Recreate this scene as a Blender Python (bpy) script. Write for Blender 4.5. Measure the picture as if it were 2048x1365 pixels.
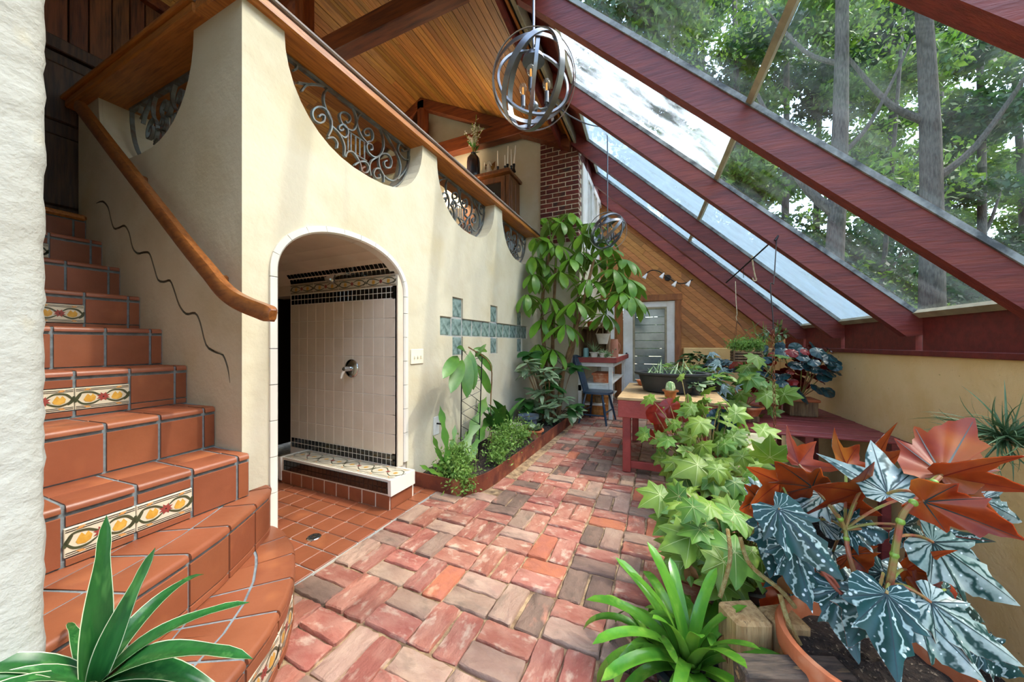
import bpy, math, random
import numpy as np
from mathutils import Vector, Matrix, Quaternion
from mathutils.geometry import tessellate_polygon
for o in list(bpy.data.objects): bpy.data.objects.remove(o)
R=random.Random(7)
SC=bpy.context.scene; COL=SC.collection
# ---------------- camera, sky, sun, exposure ----------------
F=677.; CX=1024.; CY=687.; TH=math.atan(301/677.)
cam=bpy.data.cameras.new('camera'); camo=bpy.data.objects.new('camera',cam); COL.objects.link(camo)
cam.sensor_width=36; cam.lens=F/2048*36; cam.shift_y=(CY-682.5)/2048; cam.clip_start=.02; cam.clip_end=300
camo.location=(0,0,1); camo.rotation_euler=(math.pi/2,0,TH); SC.camera=camo
SUN=Vector((.37,.13,.57)).normalized()
w=bpy.data.worlds.new('sky'); SC.world=w; w.use_nodes=True
nt=w.node_tree; bg=nt.nodes['Background']
sky=nt.nodes.new('ShaderNodeTexSky'); sky.sky_type='NISHITA'; sky.sun_disc=False
sky.sun_elevation=math.asin(SUN.z); sky.sun_rotation=math.atan2(SUN.x,SUN.y); sky.air_density=1.0; sky.dust_density=2.0; sky.ozone_density=.6
nt.links.new(sky.outputs[0],bg.inputs[0]); bg.inputs[1].default_value=1.1
sl=bpy.data.lights.new('sun','SUN'); slo=bpy.data.objects.new('sun',sl); COL.objects.link(slo)
sl.energy=1.9; sl.angle=math.radians(1.2); sl.color=(1,.92,.80)
slo.rotation_euler=(-SUN).to_track_quat('-Z','Y').to_euler(); slo.location=(6,2,9)
vs=SC.view_settings; vs.view_transform='Standard'; vs.look='None'; vs.gamma=1; vs.exposure=.34; vs.use_curve_mapping=False
# ---------------- frames and pixel helpers ----------------
D_=Vector((-math.sin(TH),math.cos(TH),0)); R_=Vector((math.cos(TH),math.sin(TH),0)); O_=Vector((0,0,1))
def ray(u,v): return D_+R_*((u-CX)/F)+Vector((0,0,1))*((CY-v)/F)
def at(u,v,d): return O_+ray(u,v)*d                       # a point d metres in front of the lens
def gnd(u,v,z=0.):
    r=ray(u,v); return O_+r*((z-1)/r.z)
def onX(u,v,x): r=ray(u,v); return O_+r*(x/r.x)
def onY(u,v,y): r=ray(u,v); return O_+r*(y/r.y)
GA=math.radians(2.5); GMAT=Matrix.Rotation(GA,4,'Z')      # the greenhouse stands 2.5 degrees askew to the house
def GP(x,y,z): return GMAT@Vector((x,y,z))
# ---------------- materials ----------------
def lin(c):
    if isinstance(c,str): c=[int(c[i:i+2],16)/255 for i in (0,2,4)]
    return tuple((x/12.92 if x<=.04045 else ((x+.055)/1.055)**2.4) for x in c)+(1.,)
MATS={}
def M(name,c1,c2=None,sc=6,st=(1,1,1),rough=.6,bump=0,bsc=30,rnd=0,metal=0,trans=0,c3=None,sc3=3,th=(.4,.65),th3=(.55,.7),coat=0,spots=None,detail=4,glass=None,spec=.5,emit=0,radial=False,radial2=False):
    m=bpy.data.materials.new(name); m.use_nodes=True; nt=m.node_tree; N=nt.nodes; L=nt.links
    b=N['Principled BSDF']; out=N['Material Output']
    b.inputs['Roughness'].default_value=rough; b.inputs['Metallic'].default_value=metal
    b.inputs['Specular IOR Level'].default_value=spec
    if coat: b.inputs['Coat Weight'].default_value=coat; b.inputs['Coat Roughness'].default_value=.1
    tc=N.new('ShaderNodeTexCoord'); vec=tc.outputs['Object']
    oi=N.new('ShaderNodeObjectInfo'); ge=N.new('ShaderNodeNewGeometry')
    rs=N.new('ShaderNodeMath'); rs.operation='ADD'; L.new(oi.outputs['Random'],rs.inputs[0]); L.new(ge.outputs['Random Per Island'],rs.inputs[1])
    fr=N.new('ShaderNodeMath'); fr.operation='FRACT'; L.new(rs.outputs[0],fr.inputs[0])
    if rnd:
        va=N.new('ShaderNodeVectorMath'); va.operation='MULTIPLY_ADD'
        cb=N.new('ShaderNodeCombineXYZ')
        for i in range(3): L.new(fr.outputs[0],cb.inputs[i])
        L.new(cb.outputs[0],va.inputs[0]); va.inputs[1].default_value=(37,53,71); L.new(vec,va.inputs[2]); vec=va.outputs[0]
    mp=N.new('ShaderNodeMapping'); mp.inputs['Scale'].default_value=st; L.new(vec,mp.inputs[0]); vec=mp.outputs[0]
    def noise(s,d=detail):
        n=N.new('ShaderNodeTexNoise'); n.inputs['Scale'].default_value=s; n.inputs['Detail'].default_value=d; n.inputs['Roughness'].default_value=.6; L.new(vec,n.inputs['Vector']); return n.outputs[0]
    def ramp(x,t):
        r=N.new('ShaderNodeMapRange'); r.inputs[1].default_value=t[0]; r.inputs[2].default_value=t[1]; L.new(x,r.inputs[0]); return r.outputs[0]
    def mix(f,a,bb):
        x=N.new('ShaderNodeMix'); x.data_type='RGBA'; L.new(f,x.inputs[0])
        for i,q in ((6,a),(7,bb)):
            if isinstance(q,tuple): x.inputs[i].default_value=q
            else: L.new(q,x.inputs[i])
        return x.outputs[2]
    col=lin(c1)
    if c2: col=mix(ramp(noise(sc),th),col,lin(c2))
    if c3: col=mix(ramp(noise(sc3,3),th3),col,lin(c3))
    if spots:
        vo=N.new('ShaderNodeTexVoronoi'); vo.inputs['Scale'].default_value=spots[0]; L.new(vec,vo.inputs['Vector'])
        col=mix(ramp(vo.outputs['Distance'],(spots[1],spots[1]-.08)),col,lin(spots[2]))
    if radial or radial2:   # streaks fanning out from the leaf stalk between the veins
        gr_=N.new('ShaderNodeTexGradient'); gr_.gradient_type='RADIAL'; L.new(tc.outputs['Object'],gr_.inputs[0])
        ma=N.new('ShaderNodeMath'); ma.operation='MULTIPLY_ADD'; ma.inputs[1].default_value=110; L.new(gr_.outputs[1],ma.inputs[0])
        nn_=N.new('ShaderNodeMath'); nn_.operation='MULTIPLY'; nn_.inputs[1].default_value=9; L.new(noise(30,2),nn_.inputs[0]); L.new(nn_.outputs[0],ma.inputs[2])
        sn=N.new('ShaderNodeMath'); sn.operation='SINE'; L.new(ma.outputs[0],sn.inputs[0])
        col=mix(ramp(sn.outputs[0],(.1,.9) if radial else (.75,1.0)),col,lin('1C403C' if radial else '9FB4AE'))
    if rnd:
        hs=N.new('ShaderNodeHueSaturation')
        mr=N.new('ShaderNodeMapRange'); mr.inputs[3].default_value=1-rnd; mr.inputs[4].default_value=1+rnd; L.new(fr.outputs[0],mr.inputs[0]); L.new(mr.outputs[0],hs.inputs['Value'])
        f2=N.new('ShaderNodeMath'); f2.operation='MULTIPLY'; f2.inputs[1].default_value=7.31; L.new(fr.outputs[0],f2.inputs[0])
        f3=N.new('ShaderNodeMath'); f3.operation='FRACT'; L.new(f2.outputs[0],f3.inputs[0])
        m2=N.new('ShaderNodeMapRange'); m2.inputs[3].default_value=.5-rnd*.03; m2.inputs[4].default_value=.5+rnd*.03; L.new(f3.outputs[0],m2.inputs[0]); L.new(m2.outputs[0],hs.inputs['Hue'])
        if isinstance(col,tuple): hs.inputs['Color'].default_value=col
        else: L.new(col,hs.inputs['Color'])
        col=hs.outputs[0]
    if isinstance(col,tuple): b.inputs['Base Color'].default_value=col
    else: L.new(col,b.inputs['Base Color'])
    if bump:
        bp=N.new('ShaderNodeBump'); bp.inputs['Strength'].default_value=bump; bp.inputs['Distance'].default_value=.02; L.new(noise(bsc,5),bp.inputs['Height']); L.new(bp.outputs[0],b.inputs['Normal'])
    if trans:
        t=N.new('ShaderNodeBsdfTranslucent'); x=N.new('ShaderNodeMixShader'); x.inputs[0].default_value=trans
        if isinstance(col,tuple): t.inputs[0].default_value=col
        else: L.new(col,t.inputs[0])
        L.new(b.outputs[0],x.inputs[1]); L.new(t.outputs[0],x.inputs[2]); L.new(x.outputs[0],out.inputs[0])
    if emit: b.inputs['Emission Color'].default_value=lin(c1); b.inputs['Emission Strength'].default_value=emit
    if glass is not None:   # thin pane: see-through + mirror by Fresnel + a film of dust; glass=(dust_lo,dust_hi)
        tr=N.new('ShaderNodeBsdfTransparent'); tr.inputs[0].default_value=(.93,.97,.96,1)
        gl=N.new('ShaderNodeBsdfGlossy'); gl.inputs['Roughness'].default_value=.03
        lw=N.new('ShaderNodeLayerWeight'); lw.inputs[0].default_value=.5
        pw_=N.new('ShaderNodeMath'); pw_.operation='POWER'; pw_.inputs[1].default_value=5; L.new(lw.outputs['Facing'],pw_.inputs[0])
        fz=N.new('ShaderNodeMath'); fz.operation='MULTIPLY_ADD'; fz.inputs[1].default_value=.6; fz.inputs[2].default_value=.03; L.new(pw_.outputs[0],fz.inputs[0])
        x1=N.new('ShaderNodeMixShader'); L.new(fz.outputs[0],x1.inputs[0]); L.new(tr.outputs[0],x1.inputs[1]); L.new(gl.outputs[0],x1.inputs[2])
        tl=N.new('ShaderNodeBsdfTranslucent'); df=N.new('ShaderNodeBsdfDiffuse'); x2=N.new('ShaderNodeMixShader'); x2.inputs[0].default_value=.35
        tl.inputs[0].default_value=df.inputs[0].default_value=lin(c1)
        L.new(tl.outputs[0],x2.inputs[1]); L.new(df.outputs[0],x2.inputs[2])
        r=N.new('ShaderNodeMapRange'); r.inputs[1].default_value=th[0]; r.inputs[2].default_value=th[1]; r.inputs[3].default_value=glass[0]; r.inputs[4].default_value=glass[1]; L.new(noise(sc,6),r.inputs[0])
        x3=N.new('ShaderNodeMixShader'); L.new(r.outputs[0],x3.inputs[0]); L.new(x1.outputs[0],x3.inputs[1]); L.new(x2.outputs[0],x3.inputs[2]); L.new(x3.outputs[0],out.inputs[0])
    MATS[name]=m; return m
M('plaster','D0C6AE','C5B89B',sc=2.2,rough=.85,bump=.25,bsc=14,c3='C8B68E',sc3=1.3,th3=(.6,.8))
M('plaster_white','AFB0AA','A3A198',sc=3,rough=.85,bump=.45,bsc=18,c3='B4AE9C',sc3=7,th3=(.66,.75))
M('plaster_yellow','EECB90','E4BD7A',sc=2,rough=.85,bump=.35,bsc=22,c3='BE9A60',sc3=30,th3=(.68,.75))
M('groove','7E7260',rough=.9)  # darker than the plaster: shade of the incised line painted in
M('wood_rail','BC7632','985820',sc=5,st=(14,1,14),rough=.4,bump=.1,bsc=10,coat=.15,c3='5E2E12',sc3=4,th3=(.6,.8))
M('wood_railx','BC7632','985820',sc=5,st=(1,14,14),rough=.4,bump=.1,bsc=10,coat=.15,c3='5E2E12',sc3=4,th3=(.6,.8))
M('wood_grey','9A8E88','7C6A60',sc=5,st=(14,1,14),rough=.6)
M('wood_handrail','8E5424','6A3812',sc=6,st=(3,10,10),rough=.35,coat=.2,bump=.06,bsc=30)
M('plank','A06C2C','7E501C',sc=3,st=(16,1,16),rough=.5,rnd=.3,c3='4A2A0E',sc3=5,th3=(.6,.76),coat=.05)
M('beam','7A3C18','551F0C',sc=3,st=(1,10,10),rough=.5,c3='2E0F06',sc3=3,th3=(.66,.8),coat=.1)
M('beamz','7A3C18','551F0C',sc=3,st=(10,10,1),rough=.5)
M('wood_dark','4A3122','2C1A12',sc=5,st=(14,14,1),rough=.5,rnd=.2,bump=.1,bsc=20)
M('siding','6E3C1E','44220F',sc=4,st=(14,14,1),rough=.55,rnd=.3,bump=.15,bsc=20,c3='1E0C06',sc3=3)
M('red_beam','7A302A','64241F',sc=4,st=(1,22,8),rough=.5,bump=.25,bsc=8,rnd=.06,c3='8A3A28',sc3=1.5,th3=(.5,.8))
M('red_board','74281E','5E1E16',sc=3,st=(1,6,6),rough=.55,bump=.1,bsc=10)
M('mull','A89C7E','8A8068',sc=6,rough=.6)
M('gasket','9A9C98','4A4C4C',sc=9,rough=.7)
M('cedar','B47A40','9C642E',sc=3,st=(2,14,14),rough=.55,rnd=.25,c3='5E3414',sc3=4,th3=(.66,.78))
M('trimwood','9A5C2A','7E4618',sc=4,st=(8,8,2),rough=.5)
M('redpaint','8A3A36','742C2A',sc=4,st=(2,10,10),rough=.5,bump=.12,bsc=20,rnd=.08)
M('redtable','9A3A30','7E2A24',sc=6,rough=.55,bump=.2,bsc=30)
M('ply','B49468','8E7048',sc=4,st=(2,8,8),rough=.75,bump=.2,bsc=20,c3='5E4A30',sc3=5,th3=(.58,.75))
M('whitewood','E4E0D6','CBC5B6',sc=5,rough=.6)
M('oldwood','8A6E4C','5E4630',sc=5,st=(10,10,1),rough=.8,bump=.3,bsc=14,c3='332418',sc3=7,th3=(.6,.75))
M('timber','B08E5E','8E6A3E',sc=5,st=(14,14,1),rough=.8,bump=.4,bsc=10,c3='4A3420',sc3=9,th3=(.62,.72))
M('timber_dark','5A4A3C','2E2620',sc=5,st=(2,14,14),rough=.85,bump=.4,bsc=12,c3='A68458',sc3=3,th3=(.6,.7))
M('navy','22394C','182838',sc=14,rough=.35,c3='8A7A64',sc3=24,th3=(.72,.78))
M('basketwood','B67A3A','98602A',sc=8,st=(4,4,2),rough=.6,rnd=.12)
M('brick','8E5242','9E6A58',sc=9,st=(.8,1.3,1),rough=.85,bump=.5,bsc=26,rnd=.18,c3='B0917C',sc3=17,th3=(.54,.68),th=(.42,.6))
M('brick_grey','90705F','A0836F',sc=10,st=(.8,1.3,1),rough=.85,bump=.5,bsc=26,rnd=.2,c3='7E6656',sc3=9,th3=(.55,.7))
M('brick_orange','AC6444','A05E48',sc=10,rough=.85,bump=.4,bsc=26,rnd=.1,c3='C99A78',sc3=9,th3=(.6,.75))
M('brick_dark','745A4C','5E4A3E',sc=10,st=(.8,1.3,1),rough=.85,bump=.5,bsc=26,rnd=.15,c3='A8705C',sc3=7,th3=(.58,.7))
M('mortar','A88C68','6E543C',sc=20,rough=.95,bump=.4,bsc=60,c3='4E3C2C',sc3=7,th3=(.55,.68))
M('chimbrick','6E3222','522419',sc=14,rough=.85,bump=.3,bsc=40,rnd=.3,c3='3C2622',sc3=6,th3=(.58,.7))
M('chimmortar','D6C4A6','BCA88C',sc=20,rough=.95)
M('tile','8C4F34','80462C',sc=5,rough=.42,rnd=.07,bump=.05,bsc=40,c3='A8653F',sc3=4,th3=(.6,.8))
M('grout','7E868A','666E72',sc=30,rough=.9,bump=.2,bsc=80)
M('grout_light','B9B2A6','9AA0A2',sc=9,rough=.9)
M('white_tile','E4DDD0',rough=.16,rnd=.02,coat=.3)
M('shower_tile','DECDB8','D6C4AE',sc=5,rough=.22,rnd=.02,coat=.2)
M('shower_grout','D8CDBF',rough=.8)
M('black_tile','0C0A0A',rough=.08,coat=.5,rnd=.3)
M('deco_white','CFC3AC',rough=.25,coat=.3)
M('deco_black','2A221C',rough=.3)
M('deco_green','3E4630','4E4A34',sc=30,rough=.3)
M('deco_gold','C08C34','D0A048',sc=40,rough=.3)
M('deco_red','8E3E38',rough=.3)
M('deco_tan','C98E52',rough=.3)
M('chrome','C8CCD0',rough=.12,metal=1)
M('steel_rust','7E3E26','5C2A1C',sc=8,rough=.75,bump=.2,bsc=40,metal=.2,c3='A0603E',sc3=5)
M('iron','6E6A62','7E8C90',sc=12,rough=.5,metal=.35,c3='6A4A38',sc3=10,th3=(.55,.7))
M('chandelier','8C8E92','74767A',sc=6,rough=.32,metal=.85)
M('blackmetal','16181A',rough=.4,metal=.4)
M('bulb','F4E8D8',rough=.05,glass=(.06,.06)); M('filament','E89A3A',rough=.4,emit=.6)
M('glassblock','8FA39C','5A6E68',sc=22,st=(1,1,1),rough=.2,coat=.25,bump=.6,bsc=14,spec=.8)
M('glass_clear','B8C4C4',sc=2.2,glass=(.0,.05),th=(.4,.75),st=(1,2.5,1))
M('glass_blotch','DDE6EA',sc=2.6,glass=(.04,.6),th=(.36,.6),st=(1,2.6,1))
M('glass_haze','A4BAC8',sc=3.5,glass=(.38,.66),th=(.35,.7),st=(1,3,1))
M('glass_white','E8EEF0',sc=3,glass=(.6,.8),th=(.35,.7))
M('glass_dim','8E9690',sc=6,glass=(.05,.2),th=(.35,.7))
M('jalousie','5C6664','78827C',sc=3,rough=.15,coat=.3)
M('white_paint','E8E6E0','DAD6CC',sc=6,rough=.5)
M('cream_door','D8CDB6',rough=.6)
M('terracotta','B9683E','A5552E',sc=6,rough=.8,bump=.15,bsc=40,c3='D09A74',sc3=7,th3=(.55,.7))
M('soil','3A2C22','201812',sc=50,rough=1,bump=1,bsc=90,c3='8A7A68',sc3=90,th3=(.6,.68))
M('blackplastic','26282A','1A1C1C',sc=10,rough=.45,c3='4A4A46',sc3=14,th3=(.62,.75))
M('bluepot','4A5866','39454F',sc=10,rough=.3,coat=.3)
M('copper','A8683E','8A5230',sc=10,rough=.35,metal=.6)
M('pinkclay','C0846C','AE725C',sc=9,rough=.8)
M('whiteclay','DCD4C6','C8BEAE',sc=9,rough=.7)
M('vaseblue','1E2A38','3A2420',sc=5,rough=.15,coat=.6)
M('candle','F2ECDC',rough=.5); M('figurine','D8CFBE','B8AC98',sc=20,rough=.5)
M('rope','CFC0A0','A89878',sc=40,rough=.9); M('wire','2A2420',rough=.5,metal=.6); M('rustchain','8A5632','5E3418',sc=30,rough=.7,metal=.4)
M('cabinet','7C4A22','5E3214',sc=4,st=(10,10,1),rough=.45,coat=.15)
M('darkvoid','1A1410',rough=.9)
M('bottle_blue','2A5AA0',rough=.3); M('bottle_white','E8E8E8',rough=.3); M('cap_red','B02418',rough=.4); M('bottle_clear','7FA8A8',rough=.1)
M('shade','F4ECDC',rough=.8,trans=.6); M('lamp_bulb','FFE0B0',emit=8)
M('switch','E6DDC4',rough=.4)
M('towel_red','8A3A2A','6A2A20',sc=40,rough=.95); M('towel_gold','B08A4A','8E6A34',sc=40,rough=.95); M('towel_dark','2A2624','3A3430',sc=40,rough=.95)
M('leaf_litter','B8A684','9AA06A',sc=.6,rough=.95,c3='8A7450',sc3=2)
M('bark','564E46','362F29',sc=7,st=(6,6,1),rough=.95,bump=.6,bsc=9)
M('stem_brown','8A6A44','6A4C30',sc=14,rough=.8,bump=.2,bsc=40); M('stem_green','7A9A3A','6A8A30',sc=10,rough=.5); M('stem_red','8E4A34','6E8A3A',sc=14,rough=.6); M('stem_fuzzy','96753E','A89A62',sc=60,rough=.95,bump=.8,bsc=120)
def LM(n,a,b,c=None,tr=.35,ro=.35,sc=12,rnd=.16,**k): M(n,a,b,sc=sc,rough=ro,rnd=rnd,trans=tr,c3=c,**k)
LM('tree_leaf','5E7E2A','40621F','8CA63E',tr=.5,ro=.5,sc=1.5,rnd=.3)
LM('tree_dark','365628','26421F',tr=.4,ro=.5,sc=1.5,rnd=.3)
LM('schef','78A632','5E902A','98C044',tr=.42,ro=.34,sc=5,rnd=.2); LM('schef_u','9CBE5A','86AE48',tr=.4,ro=.5)
LM('dark_green','2E5A28','3E6E30','1E4420',tr=.25,ro=.3); LM('mid_green','4C7E34','3A6A2C','74A048',tr=.35,ro=.35)
LM('lime','86A43A','6E9034','A8BE58',tr=.45,ro=.45,sc=10); LM('lime_u','AEBE60','98AE50',tr=.45,ro=.6)
LM('strap','6EA634','569630','98C44A',tr=.35,ro=.22,sc=4,st=(6,1,6)); LM('strap_u','86AE40','76A038',tr=.35,ro=.4)
LM('drac','2E6A30','245A2A','4A8440',tr=.3,ro=.25,sc=5,st=(12,1,12)); M('drac_w','D8E2B8',rough=.35,trans=.3)
LM('begonia','1E4440','183632','36544E',radial2=True,tr=.18,ro=.34,spec=.35,sc=16,spots=(48,.25,'C4D2CE')); LM('begonia_s','AEBBB4','7C928A',None,radial=True,tr=.18,ro=.34,spec=.35,sc=14,spots=(60,.2,'E2ECE8'),th=(.35,.6),th3=(.58,.64))
LM('begonia_u','C4541E','A43C18','DC8230',tr=.55,ro=.35,sc=9)
LM('rex','28484A','1C3638','5E7E7C',tr=.2,ro=.2,sc=14,rnd=.25); LM('rex_u','A82C1C','7E1E18',tr=.45,ro=.35)
LM('rex_red','A8301E','7A2018','C05A30',tr=.4,ro=.3,rnd=.2)
LM('grey_green','7E9868','A6B692','54744A',tr=.3,ro=.4,sc=18); LM('epi','5C8A34','48762C','7EA044',tr=.3,ro=.35)
LM('herb','7EA048','68903C','9AB862',tr=.4,ro=.6,rnd=.25); LM('spike','5C7A50','486844','8AA070',tr=.25,ro=.5)
M('vein_lime','C8D48A',rough=.5,trans=.4); M('vein_dark','1A3030',rough=.4,trans=.2); M('vein_red','8A2414',rough=.4,trans=.4)
LM('lime2','6E9A3C','58863A','88AC4A',tr=.4,ro=.45,sc=10)
LM('dead','8A5A2E','6E4420','A8803E',tr=.3,ro=.8); M('flower_white','F0F0EA',rough=.6,trans=.3); M('cactus','7A9A5A','C8CFA0',sc=30,rough=.6)
LM('aloe','8AA070','6E8A58','A8B88A',tr=.2,ro=.45)
# ---------------- mesh helpers ----------------
class B:
    def __init__(s): s.v=[]; s.f=[]; s.m=[]
    def add(s,vs,fs,m=0):
        o=len(s.v); s.v+=[tuple(x) for x in vs]; s.f+=[tuple(i+o for i in f) for f in fs]; s.m+=[m]*len(fs); return s
    def box(s,a,b,m=0,tf=None):
        x0,y0,z0=a; x1,y1,z1=b
        vs=[(x0,y0,z0),(x1,y0,z0),(x1,y1,z0),(x0,y1,z0),(x0,y0,z1),(x1,y0,z1),(x1,y1,z1),(x0,y1,z1)]
        if tf: vs=[tf(Vector(q)) for q in vs]
        return s.add(vs,[(0,3,2,1),(4,5,6,7),(0,1,5,4),(1,2,6,5),(2,3,7,6),(3,0,4,7)],m)
    def bev(s,a,b,c=.004,m=0,tf=None,jit=0,rr=None):
        P=[]; idx={}
        ctr=[(a[i]+b[i])/2 for i in range(3)]
        for sx in (0,1):
            for sy in (0,1):
                for sz in (0,1):
                    k=(sx,sy,sz); p=[(b if k[i] else a)[i] for i in range(3)]
                    j=[(rr.uniform(-jit,jit) if jit else 0) for i in range(3)]
                    p=[p[i]+j[i] for i in range(3)]
                    for ax in range(3):
                        q=[p[i] if i==ax else p[i]+(c if not k[i] else -c) for i in range(3)]
                        idx[k+(ax,)]=len(P); P.append(tf(Vector(q)) if tf else q)
        fs=[]
        def face(l):
            n=(Vector(P[l[1]])-Vector(P[l[0]])).cross(Vector(P[l[2]])-Vector(P[l[1]]))
            cc=sum((Vector(P[i]) for i in l),Vector())/len(l)
            C=Vector(tf(Vector(ctr)) if tf else ctr)
            fs.append(tuple(l) if n.dot(cc-C)>0 else tuple(reversed(l)))
        for ax in range(3):
            o=[i for i in range(3) if i!=ax]
            for sgn in (0,1):
                l=[]
                for u,v in ((0,0),(1,0),(1,1),(0,1)):
                    k=[0]*3; k[ax]=sgn; k[o[0]]=u; k[o[1]]=v; l.append(idx[tuple(k)+(ax,)])
                face(l)
            for u in (0,1):
                for v in (0,1):
                    k0=[0]*3; k0[o[0]]=u; k0[o[1]]=v; k1=list(k0); k1[ax]=1
                    face([idx[tuple(k0)+(o[0],)],idx[tuple(k1)+(o[0],)],idx[tuple(k1)+(o[1],)],idx[tuple(k0)+(o[1],)]])
        for sx in (0,1):
            for sy in (0,1):
                for sz in (0,1): face([idx[(sx,sy,sz,0)],idx[(sx,sy,sz,1)],idx[(sx,sy,sz,2)]])
        return s.add(P,fs,m)
    def sweep(s,pts,sec,m=0,up=(0,0,1),cap=True,scale=None,closed=False):
        pts=[Vector(p) for p in pts]; n=len(pts); k=len(sec); vs=[]; upv=Vector(up)
        for i,p in enumerate(pts):
            if closed: t=pts[(i+1)%n]-pts[i-1]
            else: t=pts[min(i+1,n-1)]-pts[max(i-1,0)]
            t.normalize(); sd=t.cross(upv)
            if sd.length<1e-4: sd=t.cross(Vector((1,.1,0)))
            sd.normalize(); u2=sd.cross(t); q=1 if scale is None else scale[i]
            vs+=[p+sd*(a*q)+u2*(b*q) for a,b in sec]
        fs=[]
        for i in range(n if closed else n-1):
            j=(i+1)%n
            for a in range(k): fs.append((i*k+a,i*k+(a+1)%k,j*k+(a+1)%k,j*k+a))
        if cap and not closed: fs+=[tuple(range(k-1,-1,-1)),tuple(range((n-1)*k,n*k))]
        return s.add(vs,fs,m)
    def tube(s,pts,r,n=6,m=0,up=(0,0,1),closed=False):
        sc=None
        if isinstance(r,(list,tuple)): sc=[x for x in r]; r=1.
        return s.sweep(pts,[(r*math.cos(2*math.pi*i/n),r*math.sin(2*math.pi*i/n)) for i in range(n)],m,up,True,sc,closed)
    def lathe(s,prof,c=(0,0,0),n=20,m=0,sx=1,sy=1):
        vs=[]; k=len(prof)
        for i in range(n):
            a=2*math.pi*i/n
            vs+=[(c[0]+r*math.cos(a)*sx,c[1]+r*math.sin(a)*sy,c[2]+z) for r,z in prof]
        fs=[(i*k+j,((i+1)%n)*k+j,((i+1)%n)*k+j+1,i*k+j+1) for i in range(n) for j in range(k-1)]
        return s.add(vs,fs,m)
    def ball(s,c,r,n=10,m=0,sz=1):
        return s.lathe([(r*math.sin(math.pi*i/n)+1e-5,-r*math.cos(math.pi*i/n)*sz) for i in range(n+1)],c,n*2-4 if n>6 else 8,m)
    def prism(s,poly,h0,h1,tf,holes=(),m=0,side_m=None,hole_m=None):
        loops=[list(poly)]+[list(h) for h in holes]
        flat=[p for l in loops for p in l]
        tris=tessellate_polygon([[Vector((p[0],p[1],0)) for p in l] for l in loops])
        n=len(flat); vs=[tf(p[0],p[1],h0) for p in flat]+[tf(p[0],p[1],h1) for p in flat]
        fs=[]
        for t in tris:
            fs.append(tuple(t)); fs.append((t[2]+n,t[1]+n,t[0]+n))
        s.add(vs,fs,m); sd=[]; o=0
        for l in loops:
            k=len(l)
            if hole_m is not None and l is not loops[0]:
                s.add(vs,[(o+i,o+(i+1)%k,n+o+(i+1)%k,n+o+i) for i in range(k)],hole_m); o+=k; continue
            for i in range(k): sd.append((o+i,o+(i+1)%k,n+o+(i+1)%k,n+o+i))
            o+=k
        return s.add(vs,sd,m if side_m is None else side_m)
    def mesh(s,name,mats,smooth=False,fix=True):
        me=bpy.data.meshes.new(name); me.from_pydata(s.v,[],s.f)
        for x in (mats if isinstance(mats,(list,tuple)) else [mats]): me.materials.append(MATS[x])
        me.polygons.foreach_set('material_index',s.m)
        if smooth: me.polygons.foreach_set('use_smooth',[True]*len(s.f))
        if fix:
            import bmesh
            bm=bmesh.new(); bm.from_mesh(me); bmesh.ops.recalc_face_normals(bm,faces=bm.faces); bm.to_mesh(me); bm.free()
        if smooth: me.set_sharp_from_angle(angle=math.radians(40))
        return me
    def build(s,name,mats,parent=None,smooth=False,loc=None,rz=0,fix=True):
        return obj(name,s.mesh(name,mats,smooth,fix),parent,loc,rz)
def obj(name,me,parent=None,loc=None,rz=0,mtx=None):
    o=bpy.data.objects.new(name,me); COL.objects.link(o); o.parent=parent
    if mtx is not None: o.matrix_local=mtx
    else:
        if loc is not None: o.location=loc
        elif parent is not None and parent.type=='EMPTY' or (parent is not None and 'wl' in parent): o.location=-Vector(parent.location)   # parts are modelled in world coordinates
        if rz: o.rotation_euler=(0,0,rz)
    return o
def tag(o,label,cat,group=None,kind=None):
    o['label']=label; o['category']=cat
    if group: o['group']=group
    if kind: o['kind']=kind
    return o
def S(o): o['kind']='structure'; return o
def T(name,label,cat,loc=(0,0,0),group=None):
    o=bpy.data.objects.new(name,None); COL.objects.link(o); o.location=loc; o.empty_display_size=.05; return tag(o,label,cat,group)
def E_(name,loc=(0,0,0)):
    o=bpy.data.objects.new(name,None); COL.objects.link(o); o.location=loc; o.empty_display_size=.05; return S(o)
def clone(o,parent=None,**kw):
    c=o.copy(); COL.objects.link(c); c.parent=parent
    for ch in o.children: clone(ch,c)
    return c
def mtx(pos,yd,zd,s=1):
    y=Vector(yd).normalized(); z=Vector(zd); x=y.cross(z)
    if x.length<1e-4: x=y.cross(Vector((1,.01,.02)))
    x.normalize(); z=x.cross(y)
    if not isinstance(s,(tuple,list)): s=(s,s,s)
    m=Matrix.Identity(4)
    for i in range(3): m[i][0]=x[i]*s[0]; m[i][1]=y[i]*s[1]; m[i][2]=z[i]*s[2]; m[i][3]=pos[i]
    return m
def put(me,parent,pos,yd,zd=(0,0,1),s=1,name='leaf'):
    return obj(name,me,parent,mtx=mtx(Vector(pos)-Vector(parent.location),yd,zd,s))
def bez(p0,p1,p2,n=8): 
    p0,p1,p2=Vector(p0),Vector(p1),Vector(p2)
    return [p0*(1-t)**2+p1*2*t*(1-t)+p2*t*t for t in [i/n for i in range(n+1)]]
def catmull(P,k=5):
    P=[Vector(p) for p in P]; out=[]
    for i in range(len(P)-1):
        a=P[max(i-1,0)]; b=P[i]; c=P[i+1]; d=P[min(i+2,len(P)-1)]
        for j in range(k):
            t=j/k; out.append(.5*((2*b)+(c-a)*t+(2*a-5*b+4*c-d)*t*t+(3*b-a-3*c+d)*t**3))
    return out+[P[-1]]
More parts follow.
